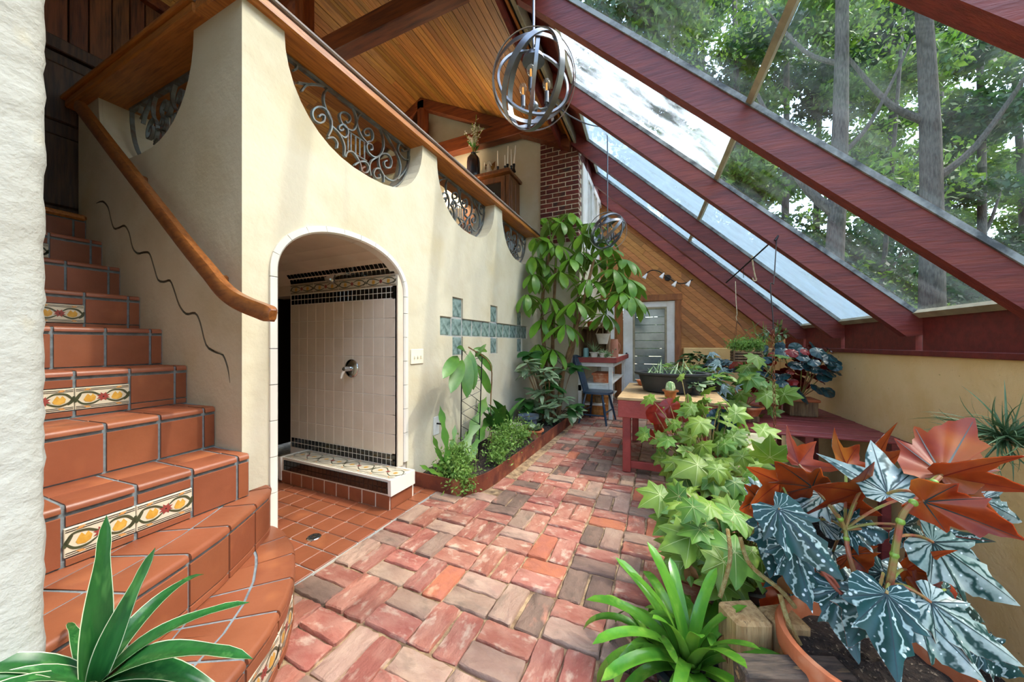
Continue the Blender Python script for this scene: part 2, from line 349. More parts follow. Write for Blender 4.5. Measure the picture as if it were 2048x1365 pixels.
# ================= THE SETTING =================
XW=-1.61; YG=.836; TW=.24; XWI=XW-TW; YC=.85
fyz=lambda x:(lambda a,b,h:(h,a,b))
tYZ=lambda a,b,h:(h,a,b)      # (y,z) drawn, x extruded
tXZ=lambda a,b,h:(a,h,b)      # (x,z) drawn, y extruded
tXY=lambda a,b,h:(a,b,h)
# ---- brick floor: mortar bed and basket weave bricks ----
BP=.2015; BX0=-.387; BY0=1.295
fl=B().box((-1.395,-2.5,-.12),(.66,6.6,-.016)).build('floor','mortar'); S(fl)
sol=S(B().box((-7,-3,-.3),(-1.395,7.2,-.03)).box((-7,-3,-1.0),(.66,7.2,-.121)).build('floor_slab','mortar'))
S(B().box((.66,-3,-1.05),(2.3,7.2,-.95)).build('floor_sunken','soil'))
rb=random.Random(3)
def brickmesh(seed,mat,c=.0045):
    r=random.Random(seed); b=B(); L,W=.0962,.0458
    n=7; top=[]; ring=[]
    # rounded-rectangle outline with worn, wavy edges
    out=[]
    def edge(a,bb,k):
        for i in range(k):
            t=i/k; out.append((a[0]+(bb[0]-a[0])*t,a[1]+(bb[1]-a[1])*t))
    q=.005
    edge((-L+q,-W),(L-q,-W),6); edge((L-q,-W),(L,-W+q),1); edge((L,-W+q),(L,W-q),3); edge((L,W-q),(L-q,W),1)
    edge((L-q,W),(-L+q,W),6); edge((-L+q,W),(-L,W-q),1); edge((-L,W-q),(-L,-W+q),3); edge((-L,-W+q),(-L+q,-W),1)
    k=len(out); vs=[]
    J=[(r.uniform(-.0028,.0022),r.uniform(-.0028,.0022),r.uniform(-.003,.0005)) for _ in out]
    for lvl in range(3):
        for (x,y),j in zip(out,J):
            f=1 if lvl<2 else .93
            x2=x*f if lvl<2 else x-math.copysign(min(c,abs(x)*.4),x); y2=y*f if lvl<2 else y-math.copysign(min(c*.8,abs(y)*.4),y)
            vs.append((x2+j[0],y2+j[1],(-.05,-.0045,.0)[lvl]+j[2]*(lvl>0)))
    fs=[(l*k+i,l*k+(i+1)%k,(l+1)*k+(i+1)%k,(l+1)*k+i) for l in range(2) for i in range(k)]
    vs.append((0,0,r.uniform(-.002,.001))); fs+=[(2*k+i,2*k+(i+1)%k,3*k) for i in range(k)]
    b.add(vs,fs); return b
BKINDS=['brick']*10+['brick_grey']*5+['brick_orange']*1+['brick_dark']*2
bmeshes={m:[brickmesh(i*7+len(m),m) for i in range(5)] for m in set(BKINDS)}
bme={m:[x.mesh('brick',m,smooth=True) for x in l] for m,l in bmeshes.items()}
def inpoly(x,y,P):
    c=False
    for i in range(len(P)):
        x0,y0=P[i-1]; x1,y1=P[i]
        if (y0>y)!=(y1>y) and x<(x1-x0)*(y-y0)/(y1-y0)+x0: c=not c
    return c
S1=[(-1.66,.94),(-1.579,.943),(-1.51,.935),(-1.445,.914),(-1.375,.887),(-1.311,.852),(-1.21,.786),(-1.113,.699),(-1.033,.6),(-.971,.485),(-.93,.36),(-.905,.2),(-.895,0),(-.9,-.3)]
S2=[(-1.66,.94),(-1.58,.925),(-1.526,.888),(-1.43,.758),(-1.349,.635),(-1.288,.513),(-1.238,.395),(-1.19,.27),(-1.16,.15),(-1.145,0),(-1.15,-.3)]
S1poly=S1+[(-2.5,-.3),(-2.5,.94)]
PLANT=[(-1.7,1.894),(-1.267,1.885),(-1.17,1.93),(-1.098,2.13),(-1.045,4.378),(-1.045,4.7),(-1.7,4.7)]
cand=[]
for i in range(-6,14):
    for j in range(-8,28):
        cx=BX0+(i+.5)*BP; cy=BY0+(j+.5)*BP
        for k in (-.5,.5):
            horiz=((i+1)+j)%2==0
            x,y=(cx,cy+k*BP/2) if horiz else (cx+k*BP/2,cy)
            if x<-1.36 or x>.64 or y<-.35 or y>6.42: continue
            if all(inpoly(x+a_*.08,y+b_*.08,S1poly) for a_ in (-1,1) for b_ in (-1,1)) or inpoly(x,y,PLANT) or inpoly(x-.05,y+.03,PLANT): continue
            p=Vector((x,y,0))-O_; zc=p.dot(D_)
            if zc>.25: u=CX+F*p.dot(R_)/zc; v=CY+F/zc
            else: u=v=-1e4
            vis=(-60<u<2110) and v<1460 and zc>.3
            hid=u>1270+(max(v-930,0))*.35
            score=(0 if not vis else 1/zc**2*(.15 if hid else 1))
            cand.append((score,x,y,horiz))
cand.sort(reverse=True); stuffB={m:B() for m in bmeshes}; nb=0
for sc_,x,y,hz in cand:
    m=rb.choice(BKINDS); rz=(0 if hz else math.pi/2)+rb.uniform(-.02,.02)+(math.pi if rb.random()<.5 else 0)
    if abs(x+.487)<.06 and abs(y-1.445)<.03 : m='brick_orange'
    x+=rb.uniform(-.003,.003); y+=rb.uniform(-.003,.003); z=rb.uniform(-.008,.004); tl=(rb.uniform(-.022,.022),rb.uniform(-.025,.025))
    if nb<300 and sc_>0:
        o=obj('brick',rb.choice(bme[m]),fl,loc=(x,y,z)); o.rotation_euler=(tl[0],tl[1],rz); nb+=1
    else:
        src=rb.choice(bmeshes[m]); mt=Matrix.Translation((x,y,z))@Matrix.Rotation(rz,4,'Z')
        stuffB[m].add([mt@Vector(q) for q in src.v],src.f)
for m,b in stuffB.items():
    if b.v: o=b.build('brick_paving',m,fl,smooth=True); o['kind']='stuff'
# ---- terracotta floor tiles by the arch ----
tf_=S(B().box((-3.3,.84,-.06),(-1.395,1.9,-.004)).build('floor_tiled','grout_light'))
def tilebox(w,h,t=.008,c=.0025,jr=None):
    return B().bev((-w/2,-h/2,-t),(w/2,h/2,0),c)
TP=.1225; tmesh={}
def tl(w,h,mat='tile',c=.0025):
    k=(round(w,4),round(h,4),mat,c)
    if k not in tmesh: tmesh[k]=tilebox(w,h,c=c).mesh('tile',mat)
    return tmesh[k]
for i in range(0,10):
    for j in range(-4,4):
        x=-1.496-TP*(i+.5); y=1.2375+.1165*(j+.5)
        if y>1.56 or y<.86: continue
        obj('tile',tl(TP-.006,.1105),tf_,loc=(x,y,.002+R.uniform(-.0006,.0006)))
for j in range(-5,7):
    y=1.2375+.117*(j+.5)
    if .85<y<1.9: obj('tile',tl(.098,.111),tf_,loc=(-1.446,y,.002))
for j in range(3):
    y=1.62+j*.117
    if y<1.9: obj('tile',tl(.075,.111),tf_,loc=(-1.54,y,.002))
dr=T('floor_drain','round metal drain grate set in the terracotta floor tiles','drain',gnd(628,1075,.003))
b=B().lathe([(.001,.003),(.026,.003),(.031,.0035),(.034,.001),(.034,-.004)],dr.location,24); b.build('rim','chrome',dr,True)
b=B()
for k in range(12):
    a=k*math.pi/6; b.bev((dr.location.x+.014*math.cos(a)-.0035,dr.location.y+.014*math.sin(a)-.0035,.0062),(dr.location.x+.014*math.cos(a)+.0035,dr.location.y+.014*math.sin(a)+.0035,.0068),.001)
    if k%2: b.bev((dr.location.x+.023*math.cos(a)-.003,dr.location.y+.023*math.sin(a)-.003,.0062),(dr.location.x+.023*math.cos(a)+.003,dr.location.y+.023*math.sin(a)+.003,.0068),.001)
b.build('slot','blackmetal',dr)
# ---- long wall with arch, scallops, glass-block slot ----
AY,AZ,AA,AB=1.392,1.33,.447,.297
def arch(a,b,n=24,e=2.15):
    out=[]
    for i in range(n+1):
        t=math.pi*i/n; c,s_=math.cos(t),math.sin(t)
        out.append((AY-a*math.copysign(abs(c)**(2/e),c),AZ+b*abs(s_)**(2/e)))
    return out
def scallop(c,a,z0,z1,n=20):  # from left to right, dipping
    return [(c-a*math.copysign(abs(math.cos(math.pi*i/n))**.8,math.cos(math.pi*i/n)),z1-(z1-z0)*abs(math.sin(math.pi*i/n))**.95) for i in range(n+1)]
ZT=2.455; SCY=[1.508,2.675,3.85]; SA=.497
outl=[(YC,0),(AY-AA,0)]+arch(AA,AB)+[(AY+AA,0),(4.66,0),(4.66,ZT)]
for c in reversed(SCY): outl+=list(reversed(scallop(c,SA,2.0,ZT)))
outl+=[(YC,ZT)]
gb0,gb1=1.059,1.218; gcols=[(2.392,2.556),(3.079,3.24),(3.772,3.93)]; gy0,gy1=2.218,4.112
hole=[(gy0,gb0)]
for a,b_ in gcols: hole+=[(a,gb0),(a,.892),(b_,.892),(b_,gb0)]
hole+=[(gy1,gb0),(gy1,gb1)]
for a,b_ in reversed(gcols): hole+=[(b_,gb1),(b_,1.392),(a,1.392),(a,gb1)]
hole+=[(gy0,gb1)]
wl=S(B().prism(outl,XWI,XW,tYZ,[hole]).build('wall_right','plaster'))
# glass blocks
def gblock(w,h):
    b=B().bev((-.03,-w/2+.0065,-h/2+.0065),(0,w/2-.0065,h/2-.0065),.006)
    return b.mesh('glass_block','glassblock')
cols=[gy0,2.392,2.556,2.729,2.91,3.079,3.24,3.402,3.578,3.772,3.93,gy1]
for i in range(11):
    a,c=cols[i],cols[i+1]; zs=[(gb0,gb1)]
    if i in (1,5,9): zs+=[(gb1,1.392),(.892,gb0)]
    for z0,z1 in zs: obj('glass_block',gblock(c-a,z1-z0),wl,loc=(XW-.012,(a+c)/2,(z0+z1)/2))
B().prism([(gy0-.0,.892),(gy1,.892),(gy1,1.392),(gy0,1.392)],XW-.2,XW-.016,tYZ).build('block_backing','grout_light',wl)
# arch trim of white tiles
tr=E_('trim_1',(0,0,0))
def resample(P,step):
    P=[Vector((p[0],p[1])) for p in P]; d=[0]
    for i in range(1,len(P)): d.append(d[-1]+(P[i]-P[i-1]).length)
    n=max(2,int(round(d[-1]/step))); out=[]
    for k in range(n+1):
        s=d[-1]*k/n; i=1
        while i<len(d)-1 and d[i]<s: i+=1
        t=(s-d[i-1])/max(d[i]-d[i-1],1e-9); out.append(P[i-1].lerp(P[i],t))
    return out
Po=resample([(AY-AA,.0)]+arch(AA,AB,48)+[(AY+AA,.19)],.0125); 
def trimtile(P):
    b=B(); n=len(P); prof=[]
    for i,p in enumerate(P):
        t=(P[min(i+1,n-1)]-P[max(i-1,0)]).normalized(); inn=Vector((t.y,-t.x))   # towards the opening
        q0=p-inn*.002; q1=p+inn*.034
        prof+=[(XW-.01,q0.x,q0.y),(XW+.010,q0.x,q0.y),(XW+.012,(p+inn*.026).x,(p+inn*.026).y),(XW+.004,q1.x,q1.y),(XW-.06,q1.x,q1.y),(XW-.06,q0.x,q0.y)]
    fs=[(i*6+k,i*6+(k+1)%6,(i+1)*6+(k+1)%6,(i+1)*6+k) for i in range(n-1) for k in range(6)]
    fs+=[tuple(range(6)),tuple(range((n-1)*6,n*6))]
    return b.add(prof,fs)
st=13; i=0
while i<len(Po)-3:
    k=st if (Po[i].y<1.25) else 9
    seg=Po[i:i+k+1]
    if len(Po)-(i+k)<5: seg=Po[i:]; k=len(seg)
    g0=seg[0].lerp(seg[1],.12); g1=seg[-1].lerp(seg[-2],.12); seg=[g0]+seg[1:-1]+[g1]
    trimtile(seg).build('tile','white_tile',tr,True); i+=k
# ---- shower niche ----
YS=1.752; XSL=-2.715; XSR=-1.622
nic=S(B().box((XSL,YS,0),(XSR,YS+.11,1.45)).build('wall_shower','shower_grout'))
zrow=[.292]+[.292+.1257*i for i in range(1,9)]
ncol=11; cw=(XSR-XSL-.02)/ncol
for r_ in range(8):
    for c_ in range(ncol):
        obj('tile',tl(cw-.004,.1265,'shower_tile',.0015),nic,mtx=Matrix.Translation((XSL+.01+cw*(c_+.5),YS-.002,.256+.1305*(r_+.5)))@Matrix.Rotation(math.pi/2,4,'X'))
bm_=tl(.0345,.0345,'black_tile',.0015); MP=.0395; nm=27
mx=lambda k:XSL+.012+(XSR-XSL-.024)*(k+.5)/nm
for r_ in range(2):
    for k in range(nm):
        obj('mosaic_tile',bm_,nic,mtx=Matrix.Translation((mx(k),YS-.002,.174+MP*r_+.0197))@Matrix.Rotation(math.pi/2,4,'X'))
        obj('mosaic_tile',bm_,nic,mtx=Matrix.Translation((mx(k),YS-.002,1.303+MP*r_+.0197))@Matrix.Rotation(math.pi/2,4,'X'))
        # on the cove
        a=math.radians(14+22*r_); obj('mosaic_tile',bm_,nic,mtx=Matrix.Translation((mx(k),YS-.012-.02*r_,1.484+.036*r_))@Matrix.Rotation(math.pi/2+a,4,'X'))
        # ledge front
        obj('mosaic_tile',bm_,nic,mtx=Matrix.Translation((-2.47+1.0*(k+.5)/nm,1.543,.114+MP*r_*.9))@Matrix.Rotation(math.pi/2,4,'X'))
# cove and ceiling
cove=[(YS+.002,1.38),(YS+.002,1.462),(YS-.006,1.484),(YS-.03,1.525),(YS-.07,1.56),(YS-.14,1.59),(YS-.26,1.607),(.86,1.61),(.86,1.7),(1.88,1.7),(1.88,1.38)]
B().prism(cove,-3.0,XWI+.24-.06,lambda a,b,h:(h,a,b)).build('cove_ceiling','shower_tile',nic)
# ledge
led=B().prism([(1.549,0),(1.549,.182),(YS+.01,.174),(YS+.01,0)],-2.49,-1.49,lambda a,b,h:(h,a,b)); led.build('ledge','shower_grout',nic)
for k in range(9):
    obj('tile',tl(.105,.083,'tile'),nic,mtx=Matrix.Translation((-2.44+.1135*k-.01,1.545,.045))@Matrix.Rotation(math.pi/2,4,'X'))
cap=B().prism([(1.54,.09),(1.537,.186),(YS,.178),(YS,.09)],-1.492,-1.468,lambda a,b,h:(h,a,b)); cap.build('ledge_end_cap','white_tile',nic)
B().bev((-1.494,1.556,.004),(-1.484,1.745,.086),.002).build('tile','tile',nic)
B().prism([(1.54,.02),(1.535,.186),(YS,.178),(YS,.02)],-2.515,-2.49,lambda a,b,h:(h,a,b)).build('ledge_end_cap','white_tile',nic)
B().box((-1.66,YS-.0,.17),(-1.612,1.803,1.46)).build('side_return','shower_tile',nic)
# ---- decorative tile (shared mesh): white glaze, ruled borders, vine, leaves, flower ----
def decomesh(W,H):
    b=B().bev((-W/2,-H/2,-.008),(W/2,H/2,0),.0015,0); z=.0006
    def rib(P,wd,m):
        P=catmull([(x,y,0) for x,y in P],5); n=len(P); vs=[]
        for i,p in enumerate(P):
            t=(P[min(i+1,n-1)]-P[max(i-1,0)]).normalized(); nn=Vector((-t.y,t.x,0)); ww=wd*(.35+.65*math.sin(math.pi*(i+.6)/(n+.2)))
            vs+=[(p.x+nn.x*ww,p.y+nn.y*ww,z),(p.x-nn.x*ww,p.y-nn.y*ww,z)]
        b.add(vs,[(2*i,2*i+1,2*i+3,2*i+2) for i in range(n-1)],m)
    def blob(P,m,dz=0): b.add([(x,y,z+.0002+dz) for x,y in P],[tuple(range(len(P)))],m)
    for sy in (-1,1):
        for q in (.43,.36): blob([(-W/2+.002,sy*H*q-.0012),(W/2-.002,sy*H*q-.0012),(W/2-.002,sy*H*q+.0012),(-W/2+.002,sy*H*q+.0012)],1)
        for xx in (-.28,.3): blob([(W*xx-.01,sy*H*.36),(W*xx-.004,sy*H*.44),(W*xx+.008,sy*H*.44),(W*xx+.002,sy*H*.36)],5,.0002)
    h=H*.27; w=W/2
    rib([(-w,-h*.2),(-w*.8,h*.9),(-w*.45,h*.95),(-w*.2,h*.5),(-.0,.0)],.0036,2)
    rib([(-w,h*.1),(-w*.75,-h*.9),(-w*.4,-h*1.0),(-w*.1,-h*.4)],.0036,2)
    rib([(0,0),(w*.2,-h*.6),(w*.5,-h*1.0),(w*.8,-h*.6),(w,h*.2)],.0036,2)
    rib([(w*.1,h*.4),(w*.35,h*1.0),(w*.7,h*.9),(w*.9,h*.2),(w,-h*.4)],.0038,2)
    rib([(w*.78,-h*.9),(w*.92,-h*.3),(w,h*.5)],.005,2); rib([(-w,-h*.6),(-w*.93,.1*h),(-w*.8,h*.8)],.005,2)
    for sx in (-1,1):
        cx=sx*w*.5; blob([(cx+1.3*a_,1.3*b_) for a_,b_ in ((-.011,-.004),(-.008,-.010),(.002,-.013),(.010,-.008),(.012,.002),(.006,.012),(.002,.005),(-.003,.013),(-.007,.006))],3)
    fl_=[]
    for k in range(16):
        a=2*math.pi*k/16; r=.0185 if k%2 else .0105; fl_.append((r*math.cos(a),r*math.sin(a)))
    blob(fl_,4); blob([(.003*math.cos(k),.003*math.sin(k)) for k in (0,1.57,3.14,4.71)],1,.0003)
    return b.mesh('deco_tile',['deco_white','deco_black','deco_green','deco_gold','deco_red','deco_tan'],fix=False)
DECO=decomesh(.135,.083)
DECO2=decomesh(.252,.182); DECO3=decomesh(.27,.074)
for k in range(4):
    x=-2.355+.252*k; a=-math.atan2(.008,.2)
    obj('deco_tile',DECO2,nic,mtx=Matrix.Translation((x,1.651,.1815))@Matrix.Rotation(a,4,'X'))
for k in range(4): obj('deco_tile',DECO3,nic,mtx=Matrix.Translation((XSL+.14+.272*k,YS-.003,1.424))@Matrix.Rotation(math.pi/2+.03,4,'X'))
# niche shell, dark closet beyond
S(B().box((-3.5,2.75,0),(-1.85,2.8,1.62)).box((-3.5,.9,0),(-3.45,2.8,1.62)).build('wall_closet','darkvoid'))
S(B().box((-6.3,1.07,1.62),(XWI,4.80,1.766)).box((-6.3,-.6,1.62),(-3.36,1.07,1.766)).build('floor_upper','wood_dark'))
# ---- stair wall with scallop and incised wavy groove ----
gr=[(-3.084,1.834),(-2.993,1.83),(-2.918,1.783),(-2.878,1.705),(-2.838,1.651),(-2.774,1.646),(-2.706,1.647),(-2.651,1.601),(-2.61,1.517),(-2.552,1.478),(-2.479,1.476),(-2.418,1.462),(-2.371,1.388),(-2.329,1.321),(-2.268,1.306),(-2.208,1.307),(-2.17,1.26),(-2.122,1.185),(-2.058,1.139),(-1.978,1.139),(-1.935,1.096),(-1.885,.993),(-1.812,.962),(-1.753,.95),(-1.715,.896),(-1.697,.83)]
gc=catmull([(x,z,0) for x,z in gr],3); up=[];dn=[]
for i,p in enumerate(gc):
    t=(gc[min(i+1,len(gc)-1)]-gc[max(i-1,0)]).normalized(); n=Vector((-t.y,t.x,0)); w_=.0058*min(1,.25+min(i,len(gc)-1-i)*.25)
    up.append((p.x+n.x*w_,p.y+n.y*w_)); dn.append((p.x-n.x*w_,p.y-n.y*w_))
XE=-3.35; sc5=list(reversed(scallop(-2.52,.53,2.0,ZT)))
so=[(XE,0),(XW,0),(XW,ZT)]+sc5+[(XE,ZT)]
b=B().prism(so,YG,YC,tXZ,[up+list(reversed(dn))],hole_m=1)
b.prism([(XE,0),(XWI,0),(XWI,ZT)]+sc5+[(XE,ZT)],YC+.0005,YC+.225,tXZ)
ws=S(b.build('wall_back_of_stairs',['plaster','groove']))
gb_=B().prism([(-3.12,.8),(-1.66,.8),(-1.66,1.86),(-3.12,1.86)],YC+.0001,YC+.0004,tXZ).build('groove_bottom','groove',ws)
# ---- left wall end ----
b=B(); rr=random.Random(5); nz=240
cols_=[(-3.45,.235),(-2.2,.235),(-1.3,.233),(-1.085,.230),(-1.068,.222),(-1.061,.208),(-1.06,.17),(-1.06,.05),(-1.06,-.6)]
vs=[]
for k in range(nz+1):
    z=5.2*k/nz; w1=rr.uniform(-.0024,.0018); w2=rr.uniform(-.001,.001)
    for i,(x,y) in enumerate(cols_):
        f=1 if i in (3,4,5) else (.4 if i in(2,6) else 0)
        vs.append((x+w2*f,y+w1*f,z))
m_=len(cols_)
b.add(vs,[(k*m_+i,k*m_+i+1,(k+1)*m_+i+1,(k+1)*m_+i) for k in range(nz) for i in range(m_-1)])
b.add([(-3.45,-.6,0),(-3.45,-.6,5.2),(-3.45,.235,5.2),(-3.45,.235,0),(-1.06,-.6,0),(-1.06,-.6,5.2)],[(0,1,2,3),(0,4,5,1)])
S(b.build('wall_left','plaster_white',smooth=True))
S(B().box((-1.1,-2.8,-1.0),(2.3,-2.68,.5)).build('wall_front_added','plaster'))  # low end wall behind the camera, unseen, added to bounce light
# ---- stairs ----
ZS=[.0,.185,.37,.546]+[.546+.1745*i for i in range(1,8)]
NOSE={1:S1,2:S2,3:[(-1.562,.836),(-1.55,.6),(-1.535,.4),(-1.53,.225)],4:[(-1.815,.836),(-1.79,.6),(-1.75,.225)]}
for n in range(5,11): NOSE[n]=[(-1.815-.2365*(n-4),.836),(-1.815-.2365*(n-4)+.012,.225)]
sb=B()
for n in range(1,11):
    P=NOSE[n]; bx=-3.45
    if n<=2: poly=[p for p in P]+[(-1.75,-.3),(-1.75,.94)]
    else: poly=P+[(bx,.225),(bx,.836)]
    sb.prism(poly,(ZS[n-1] if n>2 else 0) -.002,ZS[n]-.0025,tXY)
stairs=S(sb.build('stairs','grout'))
def arcs(P,step=.02): return resample(P,step)
def offs(P,d):
    out=[]; n=len(P)
    for i,p in enumerate(P):
        t=(P[min(i+1,n-1)]-P[max(i-1,0)]).normalized(); out.append(p+Vector((-t.y,t.x))*d)
    return out
def cutpoly(P,a,b_):
    d=[0]
    for i in range(1,len(P)): d.append(d[-1]+(P[i]-P[i-1]).length)
    def pt(s):
        i=1
        while i<len(d)-1 and d[i]<s: i+=1
        return P[i-1].lerp(P[i],(s-d[i-1])/max(d[i]-d[i-1],1e-9))
    return [pt(a)]+[P[i] for i in range(len(P)) if a+.002<d[i]<b_-.002]+[pt(b_)],d[-1]
def plen(P): return sum((P[i]-P[i-1]).length for i in range(1,len(P)))
def slab(P,o0,o1,z0,z1,mat='tile',name='tile',bull=0):
    A_=offs(P,o0); C_=offs(P,o1); n=len(P); b=B(); e=.0025
    vs=[]
    if bull:
        e2=bull
        for a,c in zip(A_,C_):
            d=(c-a).normalized(); vs+=[(a.x,a.y,z0),(a.x,a.y,z1),((c-d*e2).x,(c-d*e2).y,z1),((c-d*e2*.3).x,(c-d*e2*.3).y,z1-e2*.35),(c.x,c.y,z1-e2),(c.x,c.y,z0)]
    else:
        for a,c in zip(A_,C_):
            d=(c-a).normalized()*min(e,(c-a).length*.3); vs+=[(a.x,a.y,z0),(a.x,a.y,z1-e*.6),((a+d).x,(a+d).y,z1),((c-d).x,(c-d).y,z1),(c.x,c.y,z1-e*.6),(c.x,c.y,z0)]
    fs=[(i*6+k,i*6+(k+1)%6,(i+1)*6+(k+1)%6,(i+1)*6+k) for i in range(n-1) for k in range(6)]
    fs+=[tuple(range(6)),tuple(range((n-1)*6,n*6))]
    return b.add(vs,fs).build(name,mat,stairs,True)
G=.0095
for n in range(1,10):
    P=arcs(NOSE[n]); L=plen(P); z0=(ZS[n-1]); z1=ZS[n]
    cuts=[0.0]
    if n<=2:
        pitch=.158; s=.10 if n==2 else .05
    else: pitch=.146; s=.045
    while s<L: cuts.append(s); s+=pitch
    cuts.append(L)
    for a,c in zip(cuts,cuts[1:]):
        if c-a<.02: continue
        seg,_=cutpoly(P,a+G/2,c-G/2)
        mid=(seg[0]+seg[-1])/2
        if mid.y<-.05: continue
        slab(seg,-.106,.010,z1-.020,z1+.001,bull=.012)           # nosing tile
        if n>2 or True:
            slab(seg,-.235,-.115,z1-.012,z1)                      # tread tile behind
        if n<=2: slab(seg,-.36,-.24,z1-.012,z1)
        deco=(n==1) or (n%2==1 and n>2 and mid.y<.66 and mid.y>.30)
        zt=z1-.033
        if deco:
            hh=.083; zc=(z0+zt)/2-.003
            slab(seg,0,.006,zc+hh/2+.004,zt); slab(seg,0,.006,z0+.004,zc-hh/2-.004)
            t=(seg[-1]-seg[0]); ln=t.length; t.normalize(); nn=Vector((-t.y,t.x)); pos=mid+nn*.007
            m4=mtx((pos.x,pos.y,zc),(0,0,1),(nn.x,nn.y,0),((ln+G*.8)/.135 if ln<.2 else 1,1,1)); obj('deco_tile',DECO,stairs,mtx=m4)
        else:
            if n==2 or (n>2 and n%2==1 and n>3):
                slab(seg,0,.006,z0+.028,zt); slab(seg,0,.006,z0+.003,z0+.023)
            else: slab(seg,0,.006,z0+.006,zt)
# top sill of wood and last riser tiles
P=arcs(NOSE[10]); L=plen(P)
for a,c in ((0,.05),(.05,.2),(.2,.35),(.35,.5),(.5,L)):
    seg,_=cutpoly(P,a+G/2,c-G/2); slab(seg,0,.006,ZS[9]+.006,ZS[10]-.03)
B().bev((-3.42,.225,ZS[10]-.022),(-3.21,.836,ZS[10]+.012),.01).build('door_sill','wood_railx',stairs)
# ---- rail caps over the scalloped walls ----
S(B().bev((-1.875,YC-.06,ZT),(-1.572,4.66,ZT+.05),.008).bev((-1.89,YC-.075,ZT+.0505),(-1.56,4.68,ZT+.072),.006,1).build('trim_2',['wood_rail','wood_grey']))
S(B().bev((-3.37,YG-.05,ZT),(-1.876,YC+.265,ZT+.05),.008).bev((-3.39,YG-.065,ZT+.0505),(-1.8905,YC+.28,ZT+.072),.006).build('trim_3','wood_railx'))
# ---- upper house: end wall, board wall with dark door, plank ceiling, trusses ----
S(B().box((-6.3,4.75,1.766),(-1.64,4.87,5.3)).build('wall_back_upper','plaster'))
S(B().box((-6.3,-2.4,1.766),(-6.2,4.9,2.4)).build('wall_side_upper','plaster'))
S(B().box((XWI,4.66,0),(-1.05,4.80,2.42)).build('wall_back_planter','plaster'))
bw=S(B().box((-3.6,-.4,1.766),(-3.43,2.0,3.46)).build('wall_boards','wood_dark'))
y=-.2; r=random.Random(11)
while y<1.98:
    wd=r.uniform(.075,.125); B().bev((-3.43,y+.003,2.86),(-3.405-r.uniform(0,.008),y+wd-.003,3.45),.003).build('board','siding',bw); y+=wd
for y0,y1 in ((-.2,.03),(1.02,2.0)): B().bev((-3.43,y0,1.77),(-3.41,y1,2.78),.003).build('board','siding',bw)
B().bev((-3.43,-.2,3.45),(-3.36,2.0,3.52),.006).build('top_trim','beam',bw); B().bev((-3.43,-.2,2.79),(-3.365,1.35,2.87),.006).build('head_trim','wood_dark',bw)
d1=S(B().bev((-3.43,.05,1.77),(-3.395,.98,2.785),.004).build('door_1','wood_dark'))
for y0,y1,z0,z1 in ((.10,.33,2.36,2.72),(.40,.63,2.36,2.72),(.70,.93,2.36,2.72),(.10,.33,1.84,2.28),(.40,.63,1.84,2.28),(.70,.93,1.84,2.28)):
    B().bev((-3.40,y0,z0),(-3.383,y1,z1),.012).build('panel','wood_dark',d1)
B().ball((-3.365,.92,2.25),.022,8).build('door_knob','blackmetal',d1,True)
# ceiling planks: a gable along y
RX,RZ,EX,EZ=-3.7,5.12,-1.17,3.86
ce=S(B().prism([(RX,RZ+.02),(EX,EZ+.02),(EX,EZ+.2),(RX,RZ+.22),(-6.4,3.98),(-6.4,3.8)],-2.4,4.87,tXZ).build('ceiling','wood_dark'))
sl_=Vector((EX-RX,EZ-RZ)); Ls=sl_.length; sl_.normalize(); nP=30
for side in (1,-1):
    for k in range(nP):
        a=Ls*k/nP; c=Ls*(k+1)/nP-.006; y0=-.4; cuts=[y0]
        while cuts[-1]<4.2: cuts.append(min(4.75,cuts[-1]+r.uniform(1.3,3.2)))
        if cuts[-1]<4.75: cuts.append(4.75)
        for ya,yb in zip(cuts,cuts[1:]):
            p0=Vector((RX+side*sl_.x*a,RZ+sl_.y*a)); p1=Vector((RX+side*sl_.x*c,RZ+sl_.y*c)); q=r.uniform(0,.003)
            b=B(); b.prism([(p0.x,p0.y-.002-q),(p1.x,p1.y-.002-q),(p1.x,p1.y+.016),(p0.x,p0.y+.016)],ya+.001,yb-.001,tXZ); b.build('plank','plank',ce)
tn=0
for ty in (-.35,2.55,4.62):
    t_=E_('truss' if False else 'trim_%d'%(4+tn),(0,0,0)); tn+=1
    B().bev((-6.2,ty-.075,4.06),(-1.17,ty+.075,4.27),.008).build('tie_beam','beam',t_)
    B().bev((RX-.07,ty-.07,4.27),(RX+.07,ty+.07,RZ-.05),.008).build('king_post','beamz',t_)
    for s_ in ((1,-1) if ty>4 else (-1,)):
        b=B(); q=sl_*Ls; n_=.17
        b.prism([(RX,RZ-.01),(RX+s_*q.x,RZ+q.y-.01),(RX+s_*q.x,RZ+q.y-n_),(RX,RZ-n_)],ty-.07,ty+.07,tXZ); b.build('top_chord','beam',t_)
    b=B(); 
    for s_ in (-1,): b.prism([(RX+s_*.07,4.55),(RX+s_*.75,4.80),(RX+s_*.75,4.70),(RX+s_*.07,4.42)],ty-.05,ty+.05,tXZ)
    b.build('brace','beam',t_)
S(B().bev((-1.175,-2.4,3.79),(-1.15,4.75,3.92),.004,0).bev((-1.15,-2.4,3.80),(-1.125,4.75,3.90),.003,1).bev((-1.125,-2.4,3.77),(-1.09,4.75,3.93),.004,2).build('trim_8',['wood_rail','blackmetal','mull']))
